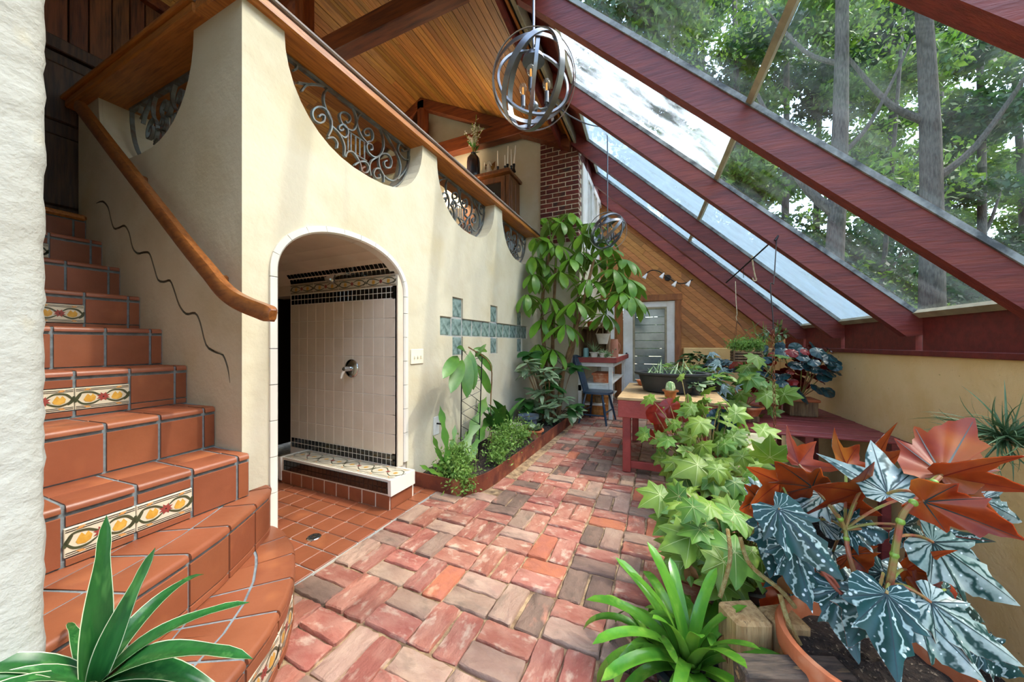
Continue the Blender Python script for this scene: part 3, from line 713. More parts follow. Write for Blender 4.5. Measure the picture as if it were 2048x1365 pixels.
# chimney
ch=S(B().box((-1.632,4.707,2.3),(-1.075,5.15,3.98)).build('chimney','chimmortar'))
cmesh={}
zz=2.305; row=0
while zz<3.95:
    x=-1.64; off=(row%2)*.1
    k=0
    while x<-1.07:
        wd=(.19 if k or not row%2 else .09); x1=min(x+wd,-1.067)
        if x1-x>.02:
            key=round(x1-x,3)
            if key not in cmesh: cmesh[key]=B().bev((-key/2+.005,-.05,-.0275),(key/2-.005,.05,.0275),.003).mesh('brick','chimbrick')
            obj('brick',cmesh[key],ch,loc=((x+x1)/2,4.752+R.uniform(-.003,.003),zz+.028))
        x=x1; k+=1
    for q in range(2): 
        key='s'
        if key not in cmesh: cmesh[key]=B().bev((-.05,-.08,-.0275),(.05,.08,.0275),.003).mesh('brick','chimbrick')
        obj('brick',cmesh[key],ch,loc=(-1.117,4.9+.18*q+off*.8,zz+.028))
    zz+=.0665; row+=1
# house wall behind the potting bench, with white windows above
S(B().box((-1.2,4.80,0),(-1.05,6.5,2.38)).build('wall_potting','plaster'))
S(B().box((-1.2,5.15,3.55),(-1.05,6.5,4.1)).build('wall_header','red_board'))
for k in range(3):
    y0=5.13+.45*k; wn=S(B().bev((-1.13,y0,2.38),(-1.03,y0+.05,3.6),.005).bev((-1.13,y0+.39,2.38),(-1.03,y0+.44,3.6),.005).bev((-1.13,y0+.05,2.38),(-1.03,y0+.39,2.45),.005).bev((-1.13,y0+.05,3.5),(-1.03,y0+.39,3.6),.005).build('window_%d'%(k+1),'white_paint'))
    B().box((-1.09,y0+.05,2.45),(-1.085,y0+.39,3.5)).build('pane','glass_dim',wn); B().bev((-1.1,y0+.21,2.45),(-1.045,y0+.24,3.5),.004).build('mullion','white_paint',wn)
B().bev((-1.11,4.86,2.38),(-1.04,5.13,3.6),.005).build('window_casing','white_paint',bpy.data.objects['window_1'])
# ---- greenhouse roof: red rafters, panes, mullions (built in its own askew frame) ----
RS=math.radians(43.5); TS=math.tan(RS); RZ0,RX0=1.226,1.98
rzf=lambda x:RZ0+(RX0-x)*TS
roof=E_('roof',(0,0,0)); roof.rotation_euler=(0,0,GA)
RY=[-2.75,-1.8,-.75,.35,1.43,2.53,3.585,4.68,5.63,6.335]; RT=.075
dv=.25 # vertical depth of a rafter
for y0 in RY:
    b=B(); xt,xb=-1.08,2.02
    b.prism([(xt,rzf(xt)),(xb,rzf(xb)),(xb,rzf(xb)-.12),(xb-.12,rzf(xb-.12)-dv),(xt,rzf(xt)-dv)],y0,y0+RT,tXZ); b.build('rafter','red_beam',roof)
GM_={0:('glass_clear','glass_clear'),2.53:('glass_blotch','glass_clear'),3.585:('glass_haze','glass_haze'),4.68:('glass_haze','glass_haze'),5.63:('glass_white','glass_white')}
nrm=Vector((math.sin(RS),math.cos(RS)))
for i in range(len(RY)-1):
    ya,yb=RY[i]+RT,RY[i+1]; ks=GM_.get(RY[i],GM_[0])
    def slopebox(x0,x1,y0,y1,t0,t1,name,mat):
        b=B(); b.prism([(x0+nrm.x*t0,rzf(x0)+nrm.y*t0),(x1+nrm.x*t0,rzf(x1)+nrm.y*t0),(x1+nrm.x*t1,rzf(x1)+nrm.y*t1),(x0+nrm.x*t1,rzf(x0)+nrm.y*t1)],y0,y1,tXZ); return b.build(name,mat,roof)
    xm=.615
    slopebox(-.72,xm-.018,ya-.03,yb+.03,.006,.012,'glass_pane',ks[0]); slopebox(xm+.018,1.985,ya-.03,yb+.03,.006,.012,'glass_pane',ks[1])
    slopebox(xm-.013,xm+.013,ya-.01,yb+.01,-.02,.016,'glazing_bar','mull'); slopebox(1.95,1.99,ya-.01,yb+.01,-.03,.005,'glazing_bar','mull')
    for (p,q,z_) in ((ya-.0,ya+.008,-.012),(yb-.012,yb,-.026)): slopebox(-.72,1.96,p,q,z_,.005,'gasket','gasket')
    slopebox(-1.1,-.72,ya,yb,-.03,-.005,'soffit_board','red_board')
    slopebox(-.735,-.715,ya,yb,-.03,.016,'glazing_bar','mull')
    b=B(); b.box((1.99,ya,.93),(2.03,yb,1.215)); b.build('eave_board','red_board',roof)
B().box((-1.12,-2.75,3.75),(-1.085,6.42,4.25)).build('ridge_board','red_board',roof)
B().bev((1.90,-2.75,.905),(2.1,6.42,.945),.004).build('sill_plate','red_board',roof)
B().prism([(-1.12,4.3),(-.7,rzf(-.7)+.09),(-.7,rzf(-.7)+.03),(-1.12,4.14)],-2.75,6.5,tXZ).build('ridge_cap','red_board',roof)
# knee wall and back wall
def rotG(o): o.rotation_euler=(0,0,GA); return o
rotG(S(B().box((1.93,-2.75,-1.0),(2.1,6.6,.905)).build('wall_knee','plaster_yellow')))
YB=6.42
rg=rzf; bk=[(-1.15,1.836),(-.49,1.836),(-.49,0),(-1.15,0)]
wb=rotG(S(B().prism([(-1.25,0),(-.46,0),(-.46,1.80),(.56,1.80),(.56,0),(2.05,0),(2.05,1.1),(-1.1,4.1),(-1.25,4.1)],YB+.03,YB+.12,tXZ).build('wall_back','cedar')))
rotG(S(B().bev((-1.15,YB-.0,0),(-.52,YB+.029,1.80),.004).build('wall_back_white','white_paint')))
rotG(S(B().bev((.60,YB-.10,0),(1.93,YB+.029,.925),.01).build('wall_back_ledge','plaster_yellow')))
def clip(P,n,d):  # keep n.p<=d
    out=[]
    for i in range(len(P)):
        a,c=P[i-1],P[i]; da=n[0]*a[0]+n[1]*a[1]-d; dc=n[0]*c[0]+n[1]*c[1]-d
        if (da<=0)!=(dc<=0):
            t=da/(da-dc); out.append((a[0]+(c[0]-a[0])*t,a[1]+(c[1]-a[1])*t))
        if dc<=0: out.append(c)
    return out
region1=[(-1.07,1.84),(.575,1.84),(.575,rzf(.575)-.02),(-1.07,rzf(-1.07)-.02)]
region2=[(.575,.93),(1.93,.93),(1.93,rzf(1.93)-.02),(.575,rzf(.575)-.02)]
nv=(math.sin(RS),math.cos(RS)); d0=nv[0]*1.98+nv[1]*1.226; pw=.083
for k in range(30):
    hi=d0-k*pw; lo=hi-pw+.003
    for rg_ in (region1,region2):
        P=clip(clip(rg_,nv,hi),(-nv[0],-nv[1]),-lo)
        if len(P)<3: continue
        # break long planks at random
        tdir=(math.cos(RS),-math.sin(RS)); tv=[p[0]*tdir[0]+p[1]*tdir[1] for p in P]; a,c=min(tv),max(tv); cu=[a]
        while cu[-1]+.5<c: cu.append(min(c,cu[-1]+R.uniform(.6,1.7)))
        if cu[-1]<c: cu[-1]=c
        for s0,s1 in zip(cu,cu[1:]):
            Q=clip(clip(P,tdir,s1-.001),(-tdir[0],-tdir[1]),-(s0+.001))
            if len(Q)>=3:
                cxm=sum(q[0] for q in Q)/len(Q); czm=sum(q[1] for q in Q)/len(Q)
                B().prism([(q[0]-cxm,q[1]-czm) for q in Q],-.014-R.uniform(0,.003),0,tXZ).build('plank','cedar',wb,loc=(cxm,YB+.03,czm)).rotation_euler=(0,0,0)
# glazed door and its frame
fr=rotG(S(B().bev((-.485,YB-.03,0),(-.375,YB+.06,1.84),.006).bev((.475,YB-.03,0),(.57,YB+.06,1.84),.006).bev((-.485,YB-.035,1.735),(.585,YB+.06,1.845),.006).build('trim_9','trimwood')))
dd=rotG(S(B().bev((-.37,YB-.0,.02),(-.20,YB+.035,1.73),.004).bev((.345,YB,.02),(.472,YB+.035,1.73),.004).bev((-.20,YB,1.63),(.345,YB+.035,1.73),.004).bev((-.20,YB,.02),(.345,YB+.035,.32),.004).build('door_2','white_paint')))
B().bev((-.205,YB-.008,.32),(-.17,YB+.012,1.635),.003).bev((.315,YB-.008,.32),(.35,YB+.012,1.635),.003).bev((-.17,YB-.008,1.60),(.315,YB+.012,1.635),.003).bev((-.17,YB-.008,.32),(.315,YB+.012,.355),.003).build('glazing_bead','mull',dd)
B().ball((-.31,YB-.045,.80),.024,8).lathe([(.012,-.03),(.012,.03)],(-.31,YB-.02,.80),8).build('door_knob','blackmetal',dd,True)
for k in range(9): B().bev((-.17,YB+.012,.36+.138*k),(.315,YB+.02,.36+.138*k+.132),.002).build('jalousie_slat','jalousie',dd)
# ---- steel edging and soil bed ----
pe=[(-1.60,1.893),(-1.45,1.888),(-1.30,1.884),(-1.235,1.89),(-1.185,1.925),(-1.145,1.99),(-1.115,2.08),(-1.10,2.2),(-1.085,2.7),(-1.065,3.5),(-1.05,4.3),(-1.047,4.64)]
b=B(); b.sweep([(x,y,.045) for x,y in pe],[(-.004,-.06),(.004,-.06),(.004,.055),(-.004,.055)]); pl=b.build('planter_edging','steel_rust'); tag(pl,'low rusty steel edging bent around the planting bed by the cream wall','garden edging')
b=B(); rr=random.Random(2); gx=9; gy=60; vs=[]
def bx(y):
    for (x0,y0),(x1,y1) in zip(pe,pe[1:]):
        if y0<=y<=y1: return x0+(x1-x0)*(y-y0)/(y1-y0)-.006
    return pe[3][0]
for j in range(gy+1):
    y=1.895+(4.655-1.895)*j/gy
    for i in range(gx+1): vs.append((-1.608+(bx(max(y,1.9))+1.608)*i/gx,y,.055+rr.uniform(-.01,.014)))
b.add(vs,[(j*(gx+1)+i,j*(gx+1)+i+1,(j+1)*(gx+1)+i+1,(j+1)*(gx+1)+i) for j in range(gy) for i in range(gx)])
so_=b.build('soil_bed','soil',smooth=True); tag(so_,'dark soil filling the planting bed along the wall','soil',kind='stuff')
# ---- iron grilles ----
def zz2(p): return onX(560+p[0]/4.267,80+p[1]/4.267,-1.73)
GR_=[[(405,825),(435,760),(432,680),(400,610),(350,575),(300,580),(272,620),(285,680),(330,710),(370,695),(375,650),(345,640),(325,660)],
[(150,365),(230,378),(330,385),(420,408)],[(180,440),(215,395),(270,375)],
[(440,700),(400,620),(372,540),(370,480),(390,435),(440,418),(510,440),(570,490),(615,570),(645,650),(650,720),(625,770),(580,765),(530,720),(505,660),(515,625),(550,620),(590,650),(595,690),(570,710),(555,690)],
[(440,740),(500,800),(545,900),(545,980),(550,990)],
[(500,800),(545,835),(575,810),(570,760),(540,725),(505,735),(500,765),(525,775),(535,760)],
[(740,880),(690,820),(660,740),(655,680),(680,640),(730,630),(790,660),(840,730),(875,830),(880,920),(850,985),(800,1000),(750,960),(735,910),(750,885),(780,900),(785,935),(765,940)],
[(740,870),(780,860),(790,810),(770,765),(735,758),(710,785),(725,815),(755,815),(750,795)],
[(850,740),(900,800),(950,890),(1000,990),(1025,1080),(1010,1160),(970,1200),(920,1190),(870,1140),(840,1060),(845,990),(890,970),(930,990),(950,1040),(935,1090),(895,1085),(885,1045),(910,1030)],
[(1100,1020),(1060,1020),(1010,960),(1010,900),(1040,870),(1080,890),(1085,940),(1050,950),(1040,930)],
[(880,1215),(880,1160),(850,1105),(815,1100),(795,1140),(815,1180),(850,1175),(845,1145)],
[(770,1160),(760,1080),(780,1030),(830,1000)],
[(555,1000),(570,960),(610,955),(650,1000),(680,1060),(690,1120)],
[(630,1070),(680,1040),(730,1045),(755,1090),(740,1130),(705,1130),(695,1100),(720,1085)],
[(400,840),(450,835),(485,880),(480,925)],
[(60,75),(110,130),(140,200),(135,250),(110,260)],
[(1110,910),(1105,1010),(1060,1120),(1000,1190)]]
GB_=[((580,780),(580,935)),((605,795),(605,955)),((645,825),(645,980)),((680,850),(680,1000)),((720,878),(720,1028)),((570,772),(742,885)),((572,940),(742,1035))]
gm=[]
ctr=Vector((-1.73,1.508,2.23))
for P in GR_:
    q=[zz2(p)-ctr for p in P]; q=catmull(q,4); gm.append(('scroll',B().sweep(q,[(-.010,-.0035),(.010,-.0035),(.010,.0035),(-.010,.0035)],up=(1,0,0)) if False else None,q))
gmesh=[]
for nm_,_,q in gm:
    b=B(); n=len(q); vs=[]
    for i,p in enumerate(q):
        t=(q[min(i+1,n-1)]-q[max(i-1,0)]).normalized(); s_=t.cross(Vector((1,0,0))).normalized()*.004
        vs+=[p+s_+Vector((.0095,0,0)),p-s_+Vector((.0095,0,0)),p-s_-Vector((.0095,0,0)),p+s_-Vector((.0095,0,0))]
    fs=[(i*4+k,i*4+(k+1)%4,(i+1)*4+(k+1)%4,(i+1)*4+k) for i in range(n-1) for k in range(4)]+[(0,1,2,3),tuple(range((n-1)*4,n*4))]
    gmesh.append(('scroll',b.add(vs,fs).mesh('scroll','iron')))
for a,c in GB_:
    a,c=zz2(a)-ctr,zz2(c)-ctr; gmesh.append(('bar',B().tube([a,c],.005,6).mesh('bar','iron')))
gmesh.append(('top_bar',B().box((-.012,-.49,.205),(.012,.49,.221)).mesh('top_bar','iron')))
sc0=[(y-1.508,z-2.23) for y,z in scallop(1.508,SA-.012,2.012,ZT-.02)]
b=B(); b.sweep([(0,y,z) for y,z in sc0],[(-.004,-.01),(.004,-.01),(.004,.01),(-.004,.01)],up=(1,0,0)); gmesh.append(('rim',b.mesh('rim','iron')))
def grille(loc,rz,label):
    t=T('iron_grille',label,'grille',loc,'scrollwork grilles in the scalloped wall'); t.rotation_euler=(0,0,rz)
    for nme,me in gmesh: obj(nme,me,t,loc=(0,0,0))
grille((-1.73,1.508,2.23),0,'scrollwork iron grille in the largest scallop above the tiled arch')
grille((-1.73,2.675,2.23),0,'scrollwork iron grille in the middle scallop above the glass blocks')
grille((-1.73,3.85,2.23),0,'scrollwork iron grille in the far scallop half hidden by the umbrella tree')
grille((-2.52,YC+.11,2.23),-math.pi/2,'scrollwork iron grille in the scallop above the stair handrail')
# ---- handrail ----
hr=T('handrail','polished wooden handrail sloping down the stair wall and curling flat at its end','handrail',(-1.65,.76,1.2))
hp=catmull([(-3.02,.76,2.345),(-2.6,.76,2.007),(-2.2,.76,1.69),(-1.85,.76,1.412),(-1.68,.76,1.285),(-1.60,.76,1.222),(-1.53,.765,1.178),(-1.45,.77,1.146),(-1.37,.775,1.122),(-1.30,.775,1.103)],5)
sec=[(-.016,-.030),(.016,-.030),(.022,-.016),(.022,.018),(.014,.03),(-.014,.03),(-.022,.018),(-.022,-.016)]
B().sweep(hp,sec,scale=[1]*(len(hp)-3)+[.98,.9,.6]).build('rail','wood_handrail',hr,True)
for x,z in ((-2.45,1.855),(-1.72,1.285)): B().bev((x-.02,.775,z-.04),(x+.02,YG,z+.005),.006).build('bracket','wood_handrail',hr)
# ================= OUTSIDE: woodland beyond the glass =================
def cloud(name,blobs,n,size,mat,parent,seed,soft=False):
    rg=np.random.default_rng(seed); C=np.array([bl[:3] for bl in blobs]); Rr=np.array([bl[3:6] for bl in blobs]); vol=Rr.prod(1)**.67; idx=rg.choice(len(blobs),n,p=vol/vol.sum())
    d=rg.normal(size=(n,3)); d/=np.linalg.norm(d,axis=1)[:,None]; rad=(np.abs(rg.normal(size=n))*.62 if soft else rg.random(n)**.45)
    p=C[idx]+d*Rr[idx]*rad[:,None]
    a=rg.normal(size=(n,3)); a/=np.linalg.norm(a,axis=1)[:,None]; bb=np.cross(a,rg.normal(size=(n,3))); bb/=np.linalg.norm(bb,axis=1)[:,None]
    s=size*(.6+.8*rg.random(n))[:,None]
    V=np.stack([p-a*s,p+bb*s*.45,p+a*s,p-bb*s*.45],1).reshape(-1,3)
    me=bpy.data.meshes.new(name); me.vertices.add(4*n); me.vertices.foreach_set('co',V.ravel()); me.loops.add(4*n); me.loops.foreach_set('vertex_index',np.arange(4*n)); me.polygons.add(n); me.polygons.foreach_set('loop_start',np.arange(0,4*n,4)); me.update(calc_edges=True)
    me.materials.append(MATS[mat]); o=obj(name,me,parent); o['kind']='stuff'; return o
def trunk(pts,r0,r1,mat,parent,name='trunk',n=10):
    P=catmull(pts,4); k=len(P); return B().tube(P,[r0+(r1-r0)*i/(k-1) for i in range(k)],n).build(name,mat,parent,True)
S(B().box((-60,-60,-1.3),(80,80,-1.08)).build('ground','leaf_litter'))
def tree(label,u,d,r,lean,blobs,n,size,mat,seed,forks=(),H=13,group='trees beyond the glass roof',bark='bark'):
    base=at(u,687,d); base.z=-1; t=T('woodland_tree',label,'tree',base,group)
    top=base+Vector((lean[0],lean[1],H)); mid=base.lerp(top,.5)+Vector((r*.6,0,0))
    trunk([base,mid,top],r,r*.35,bark,t)
    for (h,dx,dy,dz,q) in forks:
        s=base.lerp(mid,h*2) if h<.5 else mid.lerp(top,h*2-1); trunk([s,s+Vector((dx*.45,dy*.45,dz*.3)),s+Vector((dx,dy,dz))],r*q,r*q*.3,bark,t,'branch',8)
    if n: cloud('foliage',[(base.x+x,base.y+y,z,a,b_,c) for x,y,z,a,b_,c in blobs],n,size,mat,t,seed)
    return t
r=random.Random(21)
def sky_block_tree(x,y,lb,seed):  # unseen trees added to cut low sky light on the house walls
    base=Vector((x,y,-1)); t=T('woodland_tree',lb,'tree',base,'unseen trees added to block low sky'); q=random.Random(seed)
    trunk([base,base+Vector((.2,.1,6)),base+Vector((.1,0,10.5))],.25,.08,'bark',t)
    cloud('foliage',[(x+q.uniform(-1.6,1.6),y+q.uniform(-2.3,2.3),q.uniform(.3,9.5),1.4,1.6,1.0) for _ in range(26)],7000,.17,'tree_leaf',t,seed)
def crown(h0,h1,w,k,rr): return [(rr.uniform(-w,w),rr.uniform(-w,w),rr.uniform(h0,h1),rr.uniform(.7,1.5),rr.uniform(.7,1.5),rr.uniform(.4,.8)) for _ in range(k)]
tree('tall grey forked tree trunk nearest the middle of the glass roof',1648,7.0,.19,(.4,.3),crown(8,11,2.0,10,r),3500,.075,'tree_leaf',1,[(.36,-1.3,.2,3.0,.6),(.45,1.2,.2,2.2,.3),(.6,-1.2,.4,2,.3)])
tree('thick pale tree trunk standing right of the forked tree beyond the glass',1862,7.2,.235,(-.2,.2),crown(8,11,2.0,10,r),3500,.075,'tree_leaf',2,[(.42,1.6,.2,2.2,.4),(.52,-1.3,.3,2.2,.4)])
tree('slender leaning sapling with sparse leaves between the two big trunks',1740,9.5,.07,(1.0,.5),crown(2.5,8,1.3,8,r),2200,.08,'tree_leaf',3,[(.3,.8,.1,1.6,.5),(.4,-.7,.1,1.8,.5),(.5,.9,0,1.6,.5)])
spots=[(1180,13,'leafy tree rising behind the roof ridge at the upper left'),(1330,12.5,'dense dark tree behind the hazy upper panes'),(1470,13,'green tree left of the forked trunk, deep in the wood'),(1560,13.5,'thin young tree just left of the forked trunk'),(1770,14,'tree far back between the two large trunks'),(1960,13,'bushy bright tree right of the thick pale trunk'),(2060,14,'tree at the far right edge of the woodland'),(2240,12,'tree just past the right edge of the glass'),(1620,17,'distant tree closing the gap behind the forked trunk'),(1880,18,'distant tree closing the gap behind the pale trunk'),(1420,19,'distant tree at the back of the wood on the left'),(2150,19,'distant tree at the back of the wood on the right'),(1280,19,'distant tree behind the end wall of the greenhouse')]
for i,y in enumerate((-10,-6,-2,2,6,10)): sky_block_tree(9.5+(i%2)*1.2,y,'unseen leafy tree added outside the greenhouse to block low sky',200+i)
for i,(u,d,lb) in enumerate(spots):
    hh=1.5+d*1.0
    tree(lb,u,d,.09+.006*d,(r.uniform(-.6,.6),r.uniform(-.4,.4)),crown(.8,hh+2.2,2.6+d*.04,int(16+d*.9),r),11000+int(d*500),.085+d*.003,('tree_leaf','tree_dark','tree_leaf')[i%3],10+i,[(.35,r.uniform(-1.5,1.5),.2,1.8,.5),(.5,r.uniform(-1.5,1.5),.2,2,.4)],H=hh+3)
for i,(u,d,lb) in enumerate(((1450,15,'young bright understory tree left of the forked trunk'),(1590,12,'young understory tree right behind the forked trunk'),(1720,16,'young understory tree midway between the trunks'),(1800,12,'low spreading understory tree between the trunks'),(1920,16,'bright understory tree right of the pale trunk'),(2010,12,'leafy understory tree near the right sill'),(2120,15,'understory tree at the far right'))):
    tree(lb,u,d,.05,(r.uniform(-.3,.3),.1),crown(-.2,d*.42,2.4,18,r),9000,.085,'tree_leaf' if i%2==0 else 'tree_dark',90+i,H=d*.4,group='understory trees in the wood')
for i,u in enumerate((1500,1640,1790,1930,2080)):
    base=at(u,687,9.2+(i%2)*1.2); base.z=-1; t=T('woodland_shrub',('low bright shrub at the foot of the glass, leftmost in the wood','low shrub in front of the forked trunk','low shrub between the large trunks','bright low shrub below the pale trunk','low shrub at the right end of the sill')[i],'shrub',base,'shrubs at the wood edge')
    cloud('foliage',[(base.x+r.uniform(-1,1),base.y+r.uniform(-.6,.6),r.uniform(.2,2.2),.9,.8,.6) for _ in range(7)],5000,.07,('tree_leaf','tree_dark')[i%2],t,60+i)
# ================= FIXTURES AND FURNITURE =================
# light switch plate
sw=T('light_switch','cream triple light switch plate on the wall right of the arch','switch',(XW,1.94,.905))
B().bev((XW,1.872,.852),(XW+.008,2.008,.958),.003).build('plate','switch',sw)
for k in range(3): B().bev((XW+.008,1.906+.034*k-.004,.893),(XW+.018,1.906+.034*k+.004,.912),.002).build('toggle','switch',sw)
# shower valve and head
sv=T('shower_valve','chrome shower valve with white lever on the tiled niche wall','tap',(-2.03,YS-.01,.82))
def rotx(b,c): 
    return b
def lathe_axis(prof,c,ax,n=20):
    b=B().lathe(prof,(0,0,0),n); q=Vector((0,0,1)).rotation_difference(Vector(ax)).to_matrix(); b.v=[tuple(q@Vector(v)+Vector(c)) for v in b.v]; return b
lathe_axis([(.001,.014),(.03,.016),(.06,.010),(.066,.003),(.066,-.002)],(-2.03,YS-.006,.82),(0,-1,0),28).build('escutcheon','chrome',sv,True)
lathe_axis([(.001,.07),(.014,.068),(.018,.05),(.02,.016)],(-2.03,YS-.006,.82),(0,-1,0),16).build('hub','chrome',sv,True)
B().tube([(-2.03,YS-.065,.815),(-2.045,YS-.07,.79),(-2.055,YS-.075,.755)],[.008,.01,.007],8).build('lever','white_tile',sv,True)
sh=T('shower_sprayer','small chrome shower head hanging from the deco tile band','shower head',(-2.05,YS-.05,1.45))
B().tube(bez((-2.03,YS-.01,1.49),(-2.04,YS-.08,1.50),(-2.06,YS-.13,1.455)),.009,8).build('arm','chrome',sh,True)
lathe_axis([(.001,.0),(.034,.0),(.036,.012),(.016,.045),(.012,.06)],(-2.068,YS-.155,1.42),(.15,.45,.85),18).build('rose','chrome',sh,True)
# towels and basket in the dark closet
t=T('closet_shelf','narrow dark shelf unit glimpsed in the closet beside the shower','shelf',(-3.1,2.45,0)); 
for z in (.32,.62,.92,1.22): B().bev((-3.4,2.3,z),(-2.72,2.74,z+.02),.003).build('board','wood_dark',t)
B().bev((-2.74,2.3,.0),(-2.72,2.74,1.5),.003).build('upright','wood_dark',t)
for k,(z,m,lb) in enumerate(((.645,'towel_gold','folded gold towel low in the closet beside the shower'),(.695,'towel_red','folded rust red towel in the closet, on the gold one'),(.945,'towel_dark','folded charcoal towel in the closet at mid height'),(.995,'towel_gold','folded tan towel in the closet above the charcoal one'),(1.245,'towel_red','folded russet towel on the top closet shelf'))):
    tag(B().bev((-3.3,2.31,z),(-2.80,2.62,z+.045),.018).build('folded_towel',m,None,True),lb,'towel')
wb_=T('wire_basket','grey wire basket on the closet floor left of the shower','basket',(-2.95,2.3,0))
b=B()
for k in range(14): b.tube([(-3.2+.035*k,2.22,.0),(-3.2+.035*k,2.2,.30)],.003,5)
b.build('wire','chrome',wb_); B().tube([(-3.21,2.2,.30),(-2.73,2.2,.30)],.006,6).build('rim','chrome',wb_)
# hose bib
hb=T('hose_tap','small dark hose tap low on the cream wall by the cactus','tap',(XW,2.17,.36)); B().bev((XW,2.13,.29),(XW+.006,2.20,.43),.002).build('plate','white_paint',hb); B().tube([(XW,2.17,.375),(XW+.05,2.17,.375),(XW+.06,2.17,.35)],.007,8).build('spout','blackmetal',hb,True)
# ---- chandeliers: armillary spheres of flat straps ----
def chandelier(c,rod_top,label,rot):
    t=T('orb_chandelier',label,'chandelier',c,'orb chandeliers hung from the rafters'); c=Vector(c); Rr=.225
    Q=Matrix.Rotation(rot,3,'Z')
    ax=(Q@Vector((.52,-.42,.62))).normalized(); e1=ax.cross(Vector((0,0,1))).normalized(); e2=ax.cross(e1)
    def ring(n,rad,wd,th,nm='band',mat='chandelier'):
        n=n.normalized(); a=n.cross(Vector((.3,.2,1))).normalized(); b_=n.cross(a); K=48; vs=[]
        for i in range(K):
            d=a*math.cos(2*math.pi*i/K)+b_*math.sin(2*math.pi*i/K)
            vs+=[c+d*rad+n*wd/2,c+d*rad-n*wd/2,c+d*(rad-th)-n*wd/2,c+d*(rad-th)+n*wd/2]
        B().add(vs,[(i*4+k,i*4+(k+1)%4,((i+1)%K)*4+(k+1)%4,((i+1)%K)*4+k) for i in range(K) for k in range(4)]).build(nm,mat,t,True)
    for k,ang in enumerate((10,62,118)):
        a=math.radians(ang); ring(e1*math.cos(a)+e2*math.sin(a),Rr-.004*k,.033,.004)
    ring((Q@Vector((-.15,.35,.9))),Rr-.012,.033,.004); ring((Q@Vector((.9,.42,-.1))),Rr-.018,.018,.012)
    ring((Q@Vector((.55,-.8,.15))),Rr-.03,.014,.012)
    B().tube([c+Vector((0,0,-.13)),(c.x,c.y,rod_top)],.0075,8).build('rod','chandelier',t,True)
    B().lathe([(.001,.055),(.03,.05),(.055,.02),(.06,0),(.001,0)],c+Vector((0,0,.11)),18).build('canopy_cup','chandelier',t,True)
    B().ball(c+Vector((0,0,-.13)),.028,8).tube([c+Vector((0,0,-.155)),c+Vector((0,0,-.175))],[.01,.003],8).build('hub','chandelier',t,True)
    for k in range(3):
        a=math.radians(40+120*k)+rot; d=Vector((math.cos(a),math.sin(a),0)); p=c+d*.075
        ar=B().tube([c+Vector((0,0,-.13)),c+d*.04+Vector((0,0,-.135)),p+Vector((0,0,-.12)),p+Vector((0,0,-.095))],.0055,6).build('arm','chandelier',t,True)
        B().lathe([(.001,-.095),(.013,-.095),(.013,-.035),(.001,-.035)],p,10).build('socket','chandelier',t,True)
        bu=B().lathe([(.001,.032),(.014,.028),(.021,.014),(.022,.002),(.017,-.014),(.010,-.026),(.009,-.036)],p+Vector((0,0,.0)),14).build('bulb','bulb',t,True)
        B().tube([p+Vector((0,0,-.03)),p+Vector((0,0,.012))],.005,6).build('filament','filament',bu)
    return t
chandelier(at(1067,165,1.80),3.72,'large orb chandelier of crossed steel straps hung near the railing',0.0)
c2=at(1215,463,4.1); chandelier(c2,3.58,'small far orb chandelier dangling beside the umbrella tree crown',.7)
cd=B().tube(catmull([at(1100,205,2.2)+Vector((0,0,.02)),at(1140,232,2.8),at(1180,250,3.5),at(1213,255,4.08)],6),.006,5).build('lamp_cord','wire'); tag(cd,'black twisted lamp cord running from the big chandelier to the far hook','cord')
sp=T('spot_lamp','small black round spotlight under the roof ridge behind the chandelier','spotlight',at(1103,238,4.2)); lathe_axis([(.001,.0),(.04,0),(.045,.03),(.045,.09),(.02,.11)],sp.location,(-.3,.9,.3),16).build('housing','blackmetal',sp,True); lathe_axis([(.001,0),(.03,0)],sp.location+Vector((.002,-.006,-.002)),(-.3,.9,.3),16).build('lens','bottle_white',sp,True)
# wall fixture with four shades
wfY=6.38; wf=T('track_light','black wavy wall light with four small glass shades above the plank wall door','wall light',GP(.36,wfY,2.12))
B().tube(catmull([GP(.0,wfY-.05,2.20),GP(.10,wfY-.05,2.26),GP(.22,wfY-.05,2.235),GP(.36,wfY-.05,2.12),GP(.50,wfY-.05,2.02),GP(.62,wfY-.05,2.005),GP(.74,wfY-.05,2.06)],5),.009,6).build('bar','blackmetal',wf,True)
b=lathe_axis([(.001,.03),(.05,.03),(.055,.0),(.001,0)],GP(.36,wfY-.01,2.12),(0,-1,0),18); b.build('canopy','blackmetal',wf,True)
for x,z in ((.01,2.20),(.28,2.19),(.47,2.035),(.68,2.03)): lathe_axis([(.008,.04),(.015,.02),(.026,-.02),(.038,-.06)],GP(x,wfY-.06,z-.02),(.5,.1,.8),12).build('shade','bottle_white',wf,True)
# ---- cabinet on the upper floor with things on top ----
cb=T('display_cabinet','tall brown display cabinet with glazed door on the upper floor','cabinet',(-2.3,4.5,1.77))
B().bev((-2.76,4.36,1.77),(-1.975,4.73,3.40),.006).build('body','cabinet',cb)
B().bev((-2.80,4.27,3.40),(-1.94,4.75,3.45),.01).build('cornice','cabinet',cb)
dr_=B().bev((-2.50,4.33,1.9),(-2.44,4.36,3.38),.004).bev((-2.10,4.33,1.9),(-2.04,4.36,3.38),.004).bev((-2.44,4.33,3.3),(-2.10,4.36,3.38),.004).build('door','cabinet',cb)
B().box((-2.44,4.352,1.9),(-2.10,4.358,3.3)).build('shade_sheet','darkvoid',dr_); B().bev((-2.44,4.345,3.02),(-2.10,4.359,3.04),.002).build('shelf','cabinet',dr_)  # flat near-black sheet paints the shade inside the cabinet
for y0,y1 in ((4.42,4.54),(4.56,4.69)): B().bev((-1.985,y0,2.6),(-1.966,y1,3.33),.006).build('side_panel','cabinet',cb)
